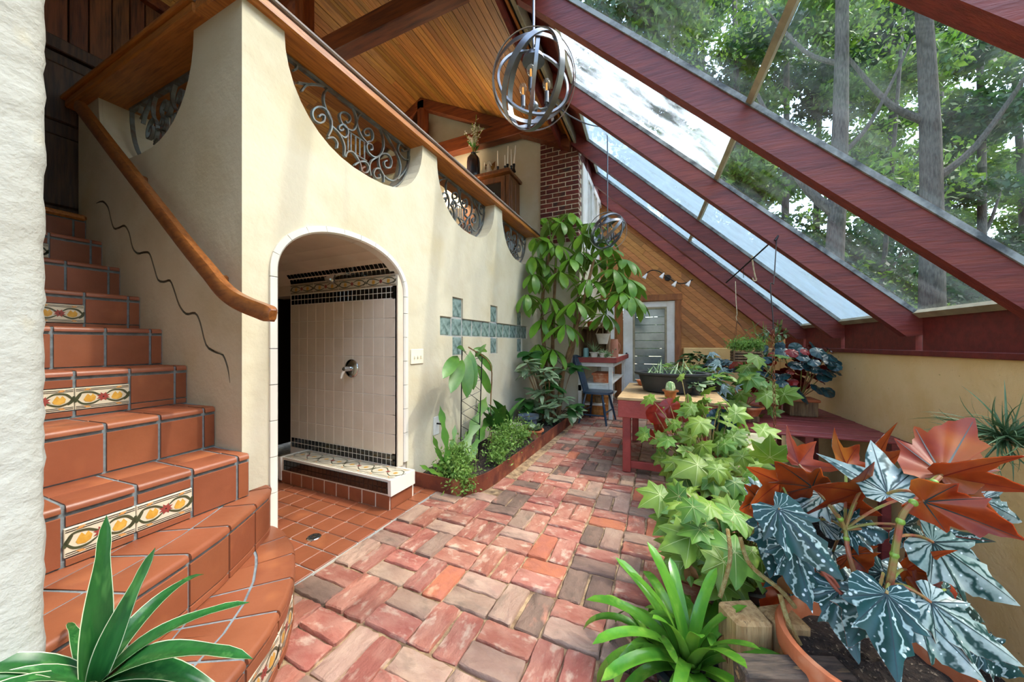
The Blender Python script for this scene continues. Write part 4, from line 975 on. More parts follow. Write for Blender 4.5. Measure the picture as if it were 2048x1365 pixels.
B().box((-2.03,4.345,1.8),(-1.98,4.365,3.39)).build('stile','cabinet',cb)
for k,(x,m,cp,lb) in enumerate(((-2.33,'bottle_blue','cap_red','blue and white bottle with red cap in the cabinet, left one'),(-2.285,'bottle_blue','cap_red','blue and white bottle with red cap in the cabinet, right one'),(-2.20,'bottle_clear','bottle_clear','clear greenish glass bottle in the cabinet'))):
    t=T('small_bottle',lb,'bottle',(x,4.325,3.04)); B().lathe([(.001,0),(.016,0),(.016,.06),(.008,.08),(.007,.09)],t.location,12).build('body',m,t,True); B().lathe([(.001,.118),(.007,.116),(.008,.09)],t.location,8).build('cap',cp,t,True); B().lathe([(.0165,.015),(.0165,.045)],t.location,12).build('label','bottle_white',t,True)
    for o_ in t.children: pass
B().bev((-2.44,4.30,3.028),(-2.10,4.352,3.04),.002).build('front_shelf','cabinet',cb)
va=T('flower_vase','tall dark glazed vase of white blossom sprays on the cabinet','vase',(-2.60,4.42,3.45))
B().lathe([(.001,0),(.085,0),(.1,.03),(.1,.27),(.09,.33),(.05,.385),(.035,.40),(.04,.415),(.03,.41)],va.location,24).build('vase_body','vaseblue',va,True)
r=random.Random(4); pet=B().add([(0,0,0),(.018,.012,.006),(.03,0,.002),(.018,-.012,.006),(-.012,.018,.006),(-.026,.012,.0),(-.012,-.02,.004),(-.028,-.01,0)],[(0,1,2,3),(0,4,5),(0,6,7)]).mesh('blossom','flower_white',fix=False)
for k in range(9):
    a=r.uniform(0,6.28); top=va.location+Vector((math.cos(a)*r.uniform(.05,.24),math.sin(a)*.12,.40+r.uniform(.30,.52))); P=bez(va.location+Vector((0,0,.38)),va.location+Vector((math.cos(a)*.03,0,.6)),top,10)
    B().tube(P,.004,5).build('stem','stem_green',va)
    for q in range(10):
        p=P[4+int(q*.65)]; d=Vector((r.uniform(-1,1),r.uniform(-1,1),r.uniform(-.3,.8))); put(pet,va,p+d*.022,d,(r.uniform(-1,1),-1,.5),r.uniform(.8,1.4),'blossom')
lf0=B().add([(0,0,0),(.012,.05,.01),(0,.11,0),(-.012,.05,.01)],[(0,1,2,3)]).mesh('leaf','mid_green',fix=False)
for k in range(16):
    a=r.uniform(0,6.28); d=Vector((math.cos(a),math.sin(a),r.uniform(.4,1.4))); put(lf0,va,va.location+Vector((0,0,.40+r.uniform(0,.1)))+d*.02,d,(0,-1,.3),1.1)
fg=T('figurine','small pale standing figurine on the cabinet right of the vase','figurine',(-2.34,4.42,3.45))
B().lathe([(.001,0),(.055,0),(.06,.02),(.045,.09),(.03,.16),(.022,.185),(.001,.19)],fg.location,14).build('gown','figurine',fg,True); B().ball(fg.location+Vector((0,0,.215)),.026,8).build('head','figurine',fg,True)
for s_ in (-1,1): B().tube([fg.location+Vector((s_*.02,0,.17)),fg.location+Vector((s_*.055,-.02,.15)),fg.location+Vector((s_*.04,-.05,.20))],.010,6).build('arm','figurine',fg,True); B().add([fg.location+Vector((0,.02,.17)),fg.location+Vector((s_*.09,.04,.24)),fg.location+Vector((s_*.08,.04,.15)),fg.location+Vector((s_*.05,.035,.10))],[(0,1,2,3)]).build('wing','dead',fg)
for k,(x,h1,h2) in enumerate(((-2.16,.23,0),(-2.06,.16,.26),(-1.975,.24,.26))):
    t=T('candle_holder','black candle holder with white candles on the cabinet, '+('left one','middle one with two uneven candles','right one with leaning candle')[k],'candle holder',(x,4.36+.03*k,3.45))
    b=B().lathe([(.001,0),(.035,0),(.04,.012),(.015,.03),(.022,.05),(.012,.06),(.02,.085),(.016,.09)],t.location,10)
    if h2: b.lathe([(.001,0),(.03,0),(.012,.05),(.02,.11),(.014,.115)],t.location+Vector((.035,.01,0)),10)
    b.build('holder','blackmetal',t,True); B().tube([t.location+Vector((0,0,.085)),t.location+Vector((-.005,0,.085+h1))],[.010,.007],8).build('candle','candle',t,True)
    if h2: B().tube([t.location+Vector((.035,.01,.11)),t.location+Vector((.035+.02*(k==2)+.005,.01,.11+h2))],[.010,.007],8).build('candle','candle',t,True)
# ---- potting bench along the far left wall ----
pb=T('potting_bench','white potting bench with red edged top against the far left wall','bench',(-.82,5.3,0))
B().bev((-1.045,4.53,.775),(-.56,6.2,.81),.004).build('top','whitewood',pb); B().bev((-1.045,4.50,.745),(-.54,4.53,.812),.003).bev((-.565,4.53,.745),(-.54,6.2,.812),.003).build('top_edge','redtable',pb)
B().bev((-1.04,4.545,.69),(-.58,4.565,.77),.003).bev((-.60,4.565,.69),(-.58,6.15,.77),.003).build('apron','whitewood',pb)
for x,y in ((-.62,4.57),(-1.02,4.57),(-.62,6.12),(-1.02,6.12)): B().bev((x-.025,y-.025,0),(x+.025,y+.025,.69),.004).build('leg','whitewood',pb)
B().bev((-1.045,4.56,.44),(-.62,6.12,.465),.003).build('shelf','whitewood',pb); B().bev((-1.045,4.545,.36),(-.63,4.56,.44),.003).build('shelf_apron','whitewood',pb); B().bev((-1.045,4.62,.16),(-.72,6.1,.18),.003).build('lower_shelf','whitewood',pb)
hu=T('shelf_hutch','weathered wooden box shelf standing on the potting bench','shelf',(-.9,4.9,.81))
for a,c in (((-1.045,4.62,.812),(-1.02,5.02,1.20)),((-.70,4.72,.812),(-.68,5.02,1.20)),((-1.06,4.58,1.20),(-.64,5.04,1.225)),((-1.02,5.0,.812),(-.70,5.02,1.2))): B().bev(a,c,.003).build('board','oldwood',hu)
wbx=tag(B().bev((-1.045,4.7,1.30),(-.98,5.1,1.62),.01).build('white_wall_panel','white_paint'),'plain white panel on the wall above the box shelf','panel')
def pot(t,c,r0,r1,h,mat,rim=.012,n=24,soilz=.85,part='pot'):
    c=Vector(c); prof=[(.001,0),(r0,0),(r0+(r1-r0)*.82,h*.82),(r1+rim*.5,h*.82),(r1+rim,h*.84),(r1+rim,h),(r1-.006,h),(r1-.012,h*.84),(r1*.93-.012,h*soilz-.01)]
    o=B().lathe(prof,c,n).build(part,mat,t,True)
    k=(r0+(r1-r0)*soilz)-.006; B().lathe([(.001,h*soilz+.004),(k*.5,h*soilz+.008),(k,h*soilz)],c,16).build('soil','soil',t,True); return o
t=T('clay_pot','small clay pot on top of the weathered box shelf','pot',(-.92,4.75,1.225)); pot(t,t.location,.035,.045,.08,'terracotta')
t=T('clay_pot','second clay pot on the box shelf, half behind leaves','pot',(-.76,4.8,1.225)); pot(t,t.location,.03,.04,.06,'oldwood')
t=T('glass_jar','clear glass jar standing in the box shelf','jar',(-.96,4.66,.812)); B().lathe([(.001,0),(.035,0),(.038,.01),(.038,.10),(.03,.12),(.03,.125)],t.location,16).build('body','bottle_clear',t,True); B().lathe([(.001,.005),(.03,.005),(.03,.012)],t.location,12).build('base_ring','copper',t,True)
t=T('clay_pitcher','tall pinkish clay pitcher at the right of the potting bench','pitcher',(-.60,4.78,.812)); B().lathe([(.001,0),(.05,0),(.053,.01),(.055,.10),(.05,.22),(.046,.235),(.05,.245),(.04,.24)],t.location,20).build('body','pinkclay',t,True); B().tube(bez(t.location+Vector((.05,0,.20)),t.location+Vector((.10,0,.15)),t.location+Vector((.053,0,.07))),.008,6).build('handle','pinkclay',t,True)
t=T('hanging_basket','white cloth basket with rope handles by the clay pitcher','basket',(-.74,4.70,.99)); B().lathe([(.001,.0),(.06,.0),(.09,.12),(.10,.14),(.085,.14),(.06,.02)],t.location,18,sx=1.0,sy=.6).build('bag','whiteclay',t,True)
for s_ in (-1,0,1): B().tube(bez(t.location+Vector((s_*.09,0,.14)),t.location+Vector((s_*.04,.0,.25)),t.location+Vector((0,0,.32))),.006,5).build('handle','rope',t,True)
t=T('window_box','rectangular terracotta planter on the shelf of the potting bench','planter',(-.80,4.85,.465)); B().prism([(-.86,4.68),(-.66,4.68),(-.66,5.0),(-.86,5.0)],.467,.58,lambda a,b,h:(a+(a+.76)*(.12 if h>.5 else 0),b,h)).build('trough','terracotta',t); B().bev((-.885,4.66,.565),(-.64,5.02,.595),.006).build('rim','terracotta',t)
t=T('clay_pot','dark clay pot on the lowest shelf of the potting bench','pot',(-.80,4.75,.18)); pot(t,t.location,.05,.065,.1,'oldwood')
t=T('clay_pot','brown clay pot on the lowest shelf, further back','pot',(-.78,5.0,.18)); pot(t,t.location,.05,.065,.13,'terracotta')
# bushel basket
bk_=T('bushel_basket','round slatted bushel basket on the bricks under the potting bench','basket',(-.83,4.92,0))
bm_s=None
for k in range(22):
    a=2*math.pi*k/22; 
    if bm_s is None: bm_s=B().prism([(-.022,0),(.022,0),(.026,.29),(-.026,.29)],0,.004,lambda a_,b_,h:(h+.14+.055*b_/.29,a_,b_+.004)).mesh('slat','basketwood')
    obj('slat',bm_s,bk_,mtx=Matrix.Rotation(a,4,'Z'))
for z,rr_ in ((.06,.160),(.16,.178),(.275,.20)): B().lathe([(rr_,-.015),(rr_+.005,-.015),(rr_+.006,.015),(rr_,.015)],bk_.location+Vector((0,0,z)),30).build('hoop','basketwood',bk_,True)
B().lathe([(.001,.004),(.13,.004),(.135,.0)],bk_.location,24).build('bottom','basketwood',bk_)
# ---- windsor chair ----
wc=T('windsor_chair','navy blue spindle back wooden chair with worn seat beside the planting bed','chair',(-.76,4.40,0))
fl4=[(-.617,4.189),(-.959,4.215),(-.56,4.60),(-.90,4.645)]; sc4=[(-.68,4.26),(-.88,4.27),(-.64,4.50),(-.85,4.53)]
for (fx,fy),(sx,sy) in zip(fl4,sc4): B().tube([(fx,fy,0),(fx+(sx-fx)*.45,fy+(sy-fy)*.45,.17),(sx,sy,.37)],[.011,.017,.012],8).build('leg','navy',wc,True)
for a,c in ((0,2),(1,3)): B().tube([Vector((*fl4[a],.0)).lerp(Vector((*sc4[a],.37)),.4),Vector((*fl4[c],0)).lerp(Vector((*sc4[c],.37)),.4)],.009,6).build('stretcher','navy',wc,True)
B().tube([Vector((*fl4[0],.0)).lerp(Vector((*sc4[0],.37)),.3),Vector((*fl4[1],0)).lerp(Vector((*sc4[1],.37)),.3)],.009,6).build('stretcher','navy',wc,True)
seatP=[(-.60,4.23),(-.57,4.33),(-.57,4.46),(-.62,4.55),(-.76,4.585),(-.89,4.57),(-.935,4.47),(-.93,4.33),(-.90,4.23),(-.75,4.205)]
B().prism([(p.x,p.y) for p in catmull([(x,y,0) for x,y in seatP+[seatP[0]]],4)[:-1]],.37,.395,tXY).build('seat','navy',wc,True)
# back leans on the left (wall side): crest rail along y
cr0,cr1=Vector((-1.03,4.24,.80)),Vector((-1.035,4.56,.80))
for k in range(6):
    q=k/5; a=Vector((-.905,4.27+.25*q,.39)); c=cr0.lerp(cr1,.06+.88*q); B().tube([a,a.lerp(c,.5)+Vector((.008,0,0)),c],[.008,.0095,.007] if 0<k<5 else [.012,.014,.011],6).build('spindle','navy',wc,True)
b=B(); P=catmull([(-1.02,4.215,.775),(-1.045,4.30,.80),(-1.055,4.40,.81),(-1.045,4.50,.80),(-1.02,4.585,.775)],4); b.sweep(P,[(-.012,-.04),(.012,-.04),(.012,.04),(-.012,.04)]); b.build('crest_rail','navy',wc,True)
# ---- red work table ----
rt=T('work_table','low red painted table with worn plywood top in the middle of the greenhouse','table',(.05,3.2,0))
B().bev((-.32,2.72,.562),(.42,3.76,.585),.004).build('top','ply',rt)
for a,c in (((-.315,2.725,.43),(.415,2.755,.562)),((-.315,3.725,.43),(.415,3.755,.562)),((-.315,2.755,.43),(-.285,3.725,.562)),((.385,2.755,.43),(.415,3.725,.562))): B().bev(a,c,.003).build('apron','redtable',rt)
for x,y in ((-.255,2.79),(.36,2.79),(-.255,3.70),(.36,3.70)): B().bev((x-.03,y-.03,0),(x+.03,y+.03,.562),.004).build('leg','redtable',rt)
B().bev((-.255,2.775,.03),(.36,2.80,.085),.003).build('stretcher','redtable',rt)
tc=at(1343,770,2.88); tc.z=.585; TUB=T('oval_tub','black plastic oval tub holding aloes on the red table','tub',tc)
B().lathe([(.001,.0),(.80,0),(.86,.012),(.95,.14),(1.02,.15),(1.08,.152),(1.09,.165),(1.06,.17),(.95,.165),(.92,.14),(.9,.12)],(0,0,0),32,sx=.275,sy=.185)
b=B().lathe([(.001,.0),(.20,0),(.225,.012),(.262,.14),(.29,.148),(.298,.155),(.298,.168),(.285,.172),(.255,.166),(.245,.13)],TUB.location,36,sx=1,sy=.72); b.build('tub_shell','blackplastic',TUB,True)
B().lathe([(.001,.135),(.15,.138),(.245,.13)],TUB.location,24,sx=1,sy=.72).build('soil','soil',TUB,True)
# ---- slatted bench by the knee wall (greenhouse frame) ----
sb_=T('slatted_bench','long dark red slatted bench along the yellow knee wall','bench',GP(1.3,4.7,0)); sb_.rotation_euler=(0,0,GA)
org=Vector((1.3,4.7,0)); y=3.57; r=random.Random(8); k=0
slm=B().bev((-.6175,-.057,-.018),(.61,.057,.0),.003).mesh('slat','redpaint')
while y<6.25:
    obj('slat',slm,sb_,loc=(1.3125-org.x,y+.057-org.y,.2245+r.uniform(-.002,.002))); y+=.126
for x in (.75,1.3,1.85): B().bev((x-.03-org.x,3.6-org.y,.14),(x+.03-org.x,6.25-org.y,.206),.004).build('bearer','redpaint',sb_,loc=(0,0,0))
for x in (.75,1.85):
    for yy in (3.75,5.0,6.15): B().bev((x-.03-org.x,yy-.03-org.y,-.95),(x+.03-org.x,yy+.03-org.y,.14),.004).build('leg','redpaint',sb_,loc=(0,0,0))
# ---- hanging rod, hooks, chain ----
ro=T('hanging_rod','thin iron rod slung under the rafters with bent wire hooks','rod',at(1500,520,3.3))
pA,pB=at(1452,566,3.75),at(1556,472,2.95)
B().tube([pA,pB],.007,6).build('rod','wire',ro,True); B().tube([pB,at(1550,482,2.95)],.012,6).build('end_clamp','wire',ro,True)
B().tube(catmull([at(1504,512,3.3),at(1506,530,3.3),at(1510,552,3.3),at(1513,560,3.3),at(1508,562,3.3),at(1505,556,3.3)],4),.006,6).build('hook','rope',ro,True)
B().tube([at(1487,533,3.45),at(1487,556,3.45)],.003,5).build('tie','wire',ro)
hc=at(1492,712,3.45); 
hk=T('hanging_crate','slatted wooden crate of bushy herbs hanging from a wire hook','planter',hc)
top=at(1471,563,3.62)
B().tube(catmull([top,at(1472,600,3.55),at(1474,628,3.5),at(1472,634,3.5),at(1474,642,3.5)],4),.004,5).build('hook','rope',hk,True)
for dx,dy in ((-.11,-.08),(.11,-.08),(.11,.08),(-.11,.08)): B().tube([at(1474,642,3.5),hc+Vector((dx,dy,.05))],.0015,4).build('wire','wire',hk)
for q in range(4):
    z=-.06+.028*q
    for s_ in (-1,1): B().bev(hc+Vector((-.125,s_*.085-.006,z)),hc+Vector((.125,s_*.085+.006,z+.018)),.003).build('slat','oldwood',hk); B().bev(hc+Vector((s_*.115-.006,-.1,z+.012)),hc+Vector((s_*.115+.006,.1,z+.028)),.003).build('slat','oldwood',hk)
B().box(hc+Vector((-.108,-.078,-.06)),hc+Vector((.108,.078,.04))).build('soil','soil',hk)
cl=T('hanging_chain','rusty chain on a black wire hook hanging in front of the slatted bench','chain',at(1549,890,2.55))
B().tube(catmull([at(1553,480,2.95),at(1548,560,2.75),at(1546,568,2.72),at(1541,572,2.7),at(1546,640,2.6),at(1546,662,2.58)],5),.004,6).build('wire_hook','wire',cl,True)
lk=None; z0=at(1546,660,2.58); z1=at(1550,897,2.55); n=26
a=[]; 
for i in range(16): q=2*math.pi*i/16; a.append((.0085*math.cos(q),0,.0175*math.sin(q)))
lk=B().tube(a,.0028,5,closed=True,up=(0,1,0)).mesh('link','rustchain',smooth=True)
for i in range(n):
    p=z0.lerp(z1,(i+.5)/n); obj('link',lk,cl,mtx=Matrix.Translation(p-cl.location)@Matrix.Rotation((i%2)*math.pi/2+.4,4,'Z'))
# ---- timbers by the foreground pots ----
def timber(lb,u,v,d,sx,sy,h,mat,rz):
    p=at(u,v,d); t=B().bev((-sx/2,-sy/2,0),(sx/2,sy/2,p.z),.008,jit=.004,rr=random.Random(int(u))).build('timber_post',mat,None,False,loc=(p.x,p.y,0),rz=rz); return tag(t,lb,'post')
timber('upright weathered timber beside the strap leaved bromeliad',1488,1222,.94,.10,.09,.3,'timber',.45)
timber('upright weathered timber with dark split, next to the terracotta pot',1566,1230,.93,.085,.09,.3,'timber',.45)
p=at(1585,1330,.80); tag(B().bev((-.12,-.03,-.09),(.12,.03,0),.006,jit=.004,rr=random.Random(4)).build('weathered_plank','timber_dark',None,False,loc=p,rz=.35),'short blackened plank lying before the timbers','plank')

# ---- floor lamp upstairs, glimpsed through the middle grille ----
lp=at(907,392,5.0); fl_=T('floor_lamp','white shaded floor lamp upstairs glimpsed through the middle grille','lamp',(lp.x,lp.y,1.77))
B().lathe([(.001,0),(.13,0),(.13,.02),(.02,.035),(.001,.04)],fl_.location,20).build('base','blackmetal',fl_,True); B().tube([fl_.location,(lp.x,lp.y,lp.z+.1)],.012,8).build('pole','blackmetal',fl_,True)
B().lathe([(.17,-.12),(.11,.16),(.108,.16),(.168,-.12)],lp,24).build('lamp_shade','shade',fl_,True); B().ball(lp,.035,8).build('bulb','lamp_bulb',fl_,True)
ll=bpy.data.lights.new('lamp_light','POINT'); ll.energy=45; ll.color=(1,.78,.52); ll.shadow_soft_size=.06; lo=bpy.data.objects.new('lamp_light',ll); COL.objects.link(lo); lo.parent=fl_; lo.location=lp-fl_.location+Vector((0,0,.10))
# ================= PLANTS =================
def leafm(name,prof,L,W,mats,bend=.5,fold=.15,n=7,stripe=False,wave=0,twist=0):
    cols=[-1,-.93,-.4,0,.4,.93,1] if stripe else [-1,-.5,0,.5,1]; k=len(cols); b=B(); y=z=0; pts=[]; a=0; rr=random.Random(hash(name)%999)
    for i in range(n+1):
        t=i/n; w=W*prof(t); ang=bend*t
        row=[]
        for c in cols:
            zz_=abs(c)*w*fold+wave*w*math.sin(t*9+c*2)*abs(c)
            row.append(Vector((c*w,y-math.sin(-ang)*0-zz_*math.sin(-ang),z+zz_*math.cos(ang))))
        pts.append(row); st_=L/n; am=bend*(t+.5/n); y+=st_*math.cos(am); z-=st_*math.sin(am)
    vs=[p for r_ in pts for p in r_]; m=len(vs); vs2=[p-Vector((0,0,.0012)) for p in vs]
    fs=[(i*k+j,i*k+j+1,(i+1)*k+j+1,(i+1)*k+j) for i in range(n) for j in range(k-1)]
    b.v=[tuple(v) for v in vs+vs2]
    for i,f in enumerate(fs):
        j=i%(k-1); b.f.append(f); b.m.append(2 if stripe and j in (0,k-2) else 0)
    for i,f in enumerate(fs): b.f.append(tuple(q+m for q in reversed(f))); b.m.append(1)
    me=b.mesh(name,mats,smooth=True,fix=False); return me
def lobem(name,out,L,mats,cup=.15,ripple=.03,rings=3,seed=1,veins=7):
    rr=random.Random(seed); out=[(x+rr.uniform(-.015,.015),y+rr.uniform(-.015,.015)) for x,y in out]
    # refine outline with small teeth
    o2=[]
    for i,(x,y) in enumerate(out):
        x1,y1=out[(i+1)%len(out)]; o2.append((x,y)); mx_,my_=(x+x1)/2,(y+y1)/2; q=rr.uniform(.96,1.06); o2.append((mx_*q,my_*q))
    k=len(o2); vs=[(0,0,0)]
    for r_ in range(1,rings+1):
        f=r_/rings
        for x,y in o2:
            X_,Y_=x*f,y*f; d=math.hypot(X_,Y_); th=math.atan2(X_,Y_)
            vs.append((X_*L,Y_*L,L*(-cup*d*d+ripple*d*math.cos(veins*th))))
    fs=[(0,1+i,1+(i+1)%k) for i in range(k)]+[(1+(r_-1)*k+i,1+r_*k+i,1+r_*k+(i+1)%k,1+(r_-1)*k+(i+1)%k) for r_ in range(1,rings) for i in range(k)]
    m=len(vs); b=B(); b.v=vs+[(x,y,z-.0012) for x,y,z in vs]
    rad_=[math.hypot(*p) for p in out]; tips=[i for i in range(len(out)) if rad_[i]>=rad_[i-1] and rad_[i]>=rad_[(i+1)%len(out)] and rad_[i]>.3] if len(mats)>2 else []
    for i in tips:
        x,y=out[i]; R0=rad_[i]; ux,uy=x/R0,y/R0; th=math.atan2(x,y)
        for sgn,off in ((1,.0007),(-1,-.0019)):
            o0=len(b.v); K=5
            for j in range(K+1):
                f=j/K*.93; d=R0*f; wv=.011*(1-f*.85); zz_=L*(-cup*d*d+ripple*d*math.cos(veins*th))+off
                b.v+=[((ux*d+uy*wv)*L,(uy*d-ux*wv)*L,zz_),((ux*d-uy*wv)*L,(uy*d+ux*wv)*L,zz_)]
            for j in range(K): b.f.append((o0+2*j,o0+2*j+1,o0+2*j+3,o0+2*j+2)); b.m.append(2)
    for f in fs: b.f.append(tuple(reversed(f))); b.m.append(0)
    for f in fs: b.f.append(tuple(q+m for q in f)); b.m.append(1)
    return b.mesh(name,mats,smooth=True,fix=False)
lance=lambda t:max(.02,math.sin(math.pi*min(1,t**.8+.0))**.8*(1-t*.15)+.12*(1-t)) if t<1 else .01
obov=lambda t:max(.02,(math.sin(math.pi*t**1.35)**.75)+.06) if t<1 else .03
oval=lambda t:max(.03,math.sin(math.pi*t)**.6) if 0<t<1 else .04
strapf=lambda t:(1.25-t*.3) if t<.8 else max(.03,(1.01)*math.sqrt(max(0,1-((t-.8)/.2)**2)))
spikef=lambda t:max(.03,(1-t)**.8)
WING=[(.02,-.05),(.12,-.20),(.26,-.22),(.36,-.08),(.37,.10),(.47,.22),(.33,.26),(.32,.40),(.40,.56),(.25,.52),(.20,.68),(.10,.84),(0,1.0),(-.06,.82),(-.10,.66),(-.20,.60),(-.16,.48),(-.22,.34),(-.34,.36),(-.26,.20),(-.28,.06),(-.26,-.10),(-.16,-.20),(-.06,-.14)]
STAR=[(0,-.05),(.12,-.16),(.25,-.1),(.3,.1),(.5,.4),(.72,.82),(.45,.6),(.25,.48),(.16,.75),(.05,1.05),(-.08,.7),(-.15,.45),(-.35,.55),(-.72,.8),(-.5,.4),(-.3,.12),(-.25,-.08),(-.12,-.15)]
MAPLE=[]
for a,r_ in ((168,.40),(140,.62),(120,.46),(98,.78),(74,.56),(58,.72),(46,.92),(30,.62),(14,.78),(0,1.05)): MAPLE.append((r_*math.sin(math.radians(a)),r_*math.cos(math.radians(a))))
MAPLE=MAPLE+[(-x,y) for x,y in reversed(MAPLE[:-1])]
ROUND=[]
for i in range(16):
    a=math.radians(170-340*i/15); r_=.62+.38*math.cos(a*.5)**2; ROUND.append((r_*math.sin(a)*.8,r_*math.cos(a)*.8))
CAMV=lambda p:(O_-Vector(p)).normalized()
rp=random.Random(31)
def rv(a=1): return Vector((rp.uniform(-a,a),rp.uniform(-a,a),rp.uniform(-a,a)))
# ---- umbrella tree (schefflera) ----
sf=[leafm('leaf%d'%i,obov,.265,.042,['schef','schef_u'],bend=.5+.25*i,fold=.12) for i in range(3)]
base=Vector((-1.28,4.15,.05)); sc_=T('umbrella_tree','tall umbrella tree with glossy palm shaped leaf clusters at the corner by the brick chimney','tree',base)
um=[(1093,438,4.5),(1140,428,4.5),(1178,448,4.4),(1062,478,4.4),(1115,492,4.2),(1160,505,4.2),(1215,498,4.2),(1247,520,4.2),(1066,548,4.2),(1120,545,4.0),(1178,560,4.0),(1230,560,4.1),(1050,590,4.1),(1098,596,4.1),(1150,605,3.9),(1240,585,3.9),(1262,595,3.8),(1130,650,3.9),(1085,640,4.2),(1190,520,4.5),(1195,600,4.2),(1105,700,4.0),(1075,690,4.2),(1120,445,4.35),(1165,470,4.3),(1090,480,4.3),(1205,475,4.4),(1140,520,4.1),(1225,540,4.0),(1090,530,4.4),(1170,590,4.3),(1115,620,4.2),(1255,560,4.0),(1060,515,4.3),(1210,630,4.0)]
tr_=[[base,Vector((-1.3,4.2,.7)),Vector((-1.28,4.2,1.4)),Vector((-1.25,4.2,2.1))],[base+Vector((.06,.05,0)),Vector((-1.15,4.15,.6)),Vector((-1.0,4.15,1.1)),Vector((-.85,4.1,1.6)),Vector((-.75,4.1,2.0))],[base+Vector((-.05,.05,0)),Vector((-1.38,4.15,.8)),Vector((-1.42,4.15,1.5)),Vector((-1.3,4.15,2.3))],[Vector((-1.2,4.15,.55)),Vector((-1.05,4.25,.9)),Vector((-1.0,4.3,1.5)),Vector((-.9,4.3,1.9))]]
for k,P in enumerate(tr_): Q=catmull(P,4); B().tube(Q,[.034-.02*i/len(Q) for i in range(len(Q))],8).build('trunk','stem_brown',sc_,True)
alltr=[p for P in tr_ for p in catmull(P,6)]
for (u,v,d) in um:
    c=at(u,v,d); c.x=max(c.x,-1.50); c.y=min(c.y,4.42 if c.x<-1.0 else 5.0); n0=min(alltr,key=lambda p:(p-(c+Vector((0,0,-.25)))).length)
    B().tube(bez(n0,(n0+c)/2+Vector((0,0,.12)),c,6),[.008]*4+[.006]*3,5).build('petiole','stem_green',sc_,True)
    k=rp.randint(7,9); a0=rp.uniform(0,6.28); tilt=(c-n0); tilt.z=0; tilt*=.35
    for i in range(k):
        a=a0+2*math.pi*i/k; d_=Vector((math.cos(a),math.sin(a),-.25+rp.uniform(-.3,.12)))+Vector((0,0,-.3))*(tilt.dot(Vector((math.cos(a),math.sin(a),0)))>0)
        p=c+Vector((math.cos(a),math.sin(a),0))*.03
        e=p+d_.normalized()*.25
        if e.x<-1.58: d_.x=abs(d_.x)*.3
        if e.y>4.60 and e.x<-1.0: d_.y=-abs(d_.y)*.4
        put(rp.choice(sf),sc_,p,d_,Vector((d_.x*.4,d_.y*.4,1))+rv(.25),rp.uniform(.9,1.25))
# ---- grey green shrub around the trunk ----
gg=leafm('leaf_grey',lance,.11,.017,['grey_green','grey_green'],bend=.4)
gs=T('variegated_shrub','bushy shrub of narrow grey green leaves at the foot of the umbrella tree','shrub',gnd(1085,850,.06))
rx=leafm('leaf_dk',oval,.13,.035,['dark_green','mid_green'],bend=.5)
for k in range(37):
    u=rp.gauss(1075,42); v=rp.uniform(705,850); d=rp.uniform(3.7,4.15); c=at(min(max(u,1005),1165),v,d); c.x=max(-1.42,min(c.x,-.95)); c.z=max(c.z,.12)
    b0=Vector((-1.25+(c.x+1.25)*.3,4.0+(c.y-4.0)*.3,.06)); B().tube(bez(b0,(b0+c)/2+Vector((0,0,.1)),c,5),.005,4).build('stem','stem_brown',gs)
    for i in range(8):
        a=rp.uniform(0,6.28); put(gg if k%5 else rx,gs,c+rv(.02),(math.cos(a),math.sin(a),rp.uniform(-.5,.4)),Vector((0,-.3,1))+rv(.3),rp.uniform(1.1,1.7))
# ---- peace-lily like broad leaves ----
bl=leafm('leaf_broad',lance,.30,.045,['mid_green','mid_green'],bend=.55,fold=.25)
bp_=T('broad_leaf_plant','clump of upright broad mid green leaves behind the feathery herbs','plant',gnd(1000,890,.06))
for k in range(16):
    a=rp.uniform(0,6.28); c=bp_.location+Vector((rp.uniform(-.08,.08),rp.uniform(-.12,.12),.10)); d_=Vector((math.cos(a)*.5,math.sin(a)*.5,1.1)); B().tube([c-Vector((0,0,.1)),c+d_.normalized()*.06],.004,4).build('stem','stem_green',bp_); put(bl,bp_,c+d_.normalized()*.06,d_,(-math.cos(a),-math.sin(a),.6),rp.uniform(.7,1.3))
# ---- trellis with climber ----
tb=gnd(940,905,.06); tb=Vector((-1.42,2.62,.06)); tl_=T('wire_trellis','narrow black wire trellis standing in the planting bed','trellis',tb)
pL=[onX(924,700,-1.45),onX(921,880,-1.45)]; pR=[onX(964,715,-1.38),onX(957,860,-1.38)]
pL[1].z=pR[1].z=.05
for P in (pL,pR): B().tube(P,.005,6).build('upright','blackmetal',tl_,True)
for q in range(9):
    t0=q/9; t1=(q+1)/9
    B().tube([pL[0].lerp(pL[1],t0),pR[0].lerp(pR[1],t1)],.0022,4).build('wire','blackmetal',tl_); B().tube([pR[0].lerp(pR[1],t0),pL[0].lerp(pL[1],t1)],.0022,4).build('wire','blackmetal',tl_)
cl_=T('climbing_plant','climber with big drooping oval leaves on top of the wire trellis','plant',tb+Vector((.03,.05,0)))
ol=leafm('leaf_oval',oval,.22,.042,['epi','mid_green'],bend=.7,fold=.1)
B().tube(catmull([tb+Vector((.03,.05,0)),tb+Vector((.01,.08,.4)),tb+Vector((.05,.0,.75)),pL[0]+Vector((.03,.05,.02))],4),.006,5).build('vine','stem_brown',cl_,True)
for (u,v,tu,tv) in ((915,712,882,745),(930,705,920,690),(940,702,938,775),(945,700,975,700),(950,705,985,745),(935,710,925,790),(950,715,960,690),(925,720,895,775),(955,730,975,790)):
    p=onX(u,v,-1.42); q=onX(tu,tv,-1.36); put(ol,cl_,p,q-p+Vector((.05,0,.02)),CAMV(p)+Vector((.2,0,.5)),(max(.45,(q-p).length/.29),max(.5,(q-p).length/.20),1))
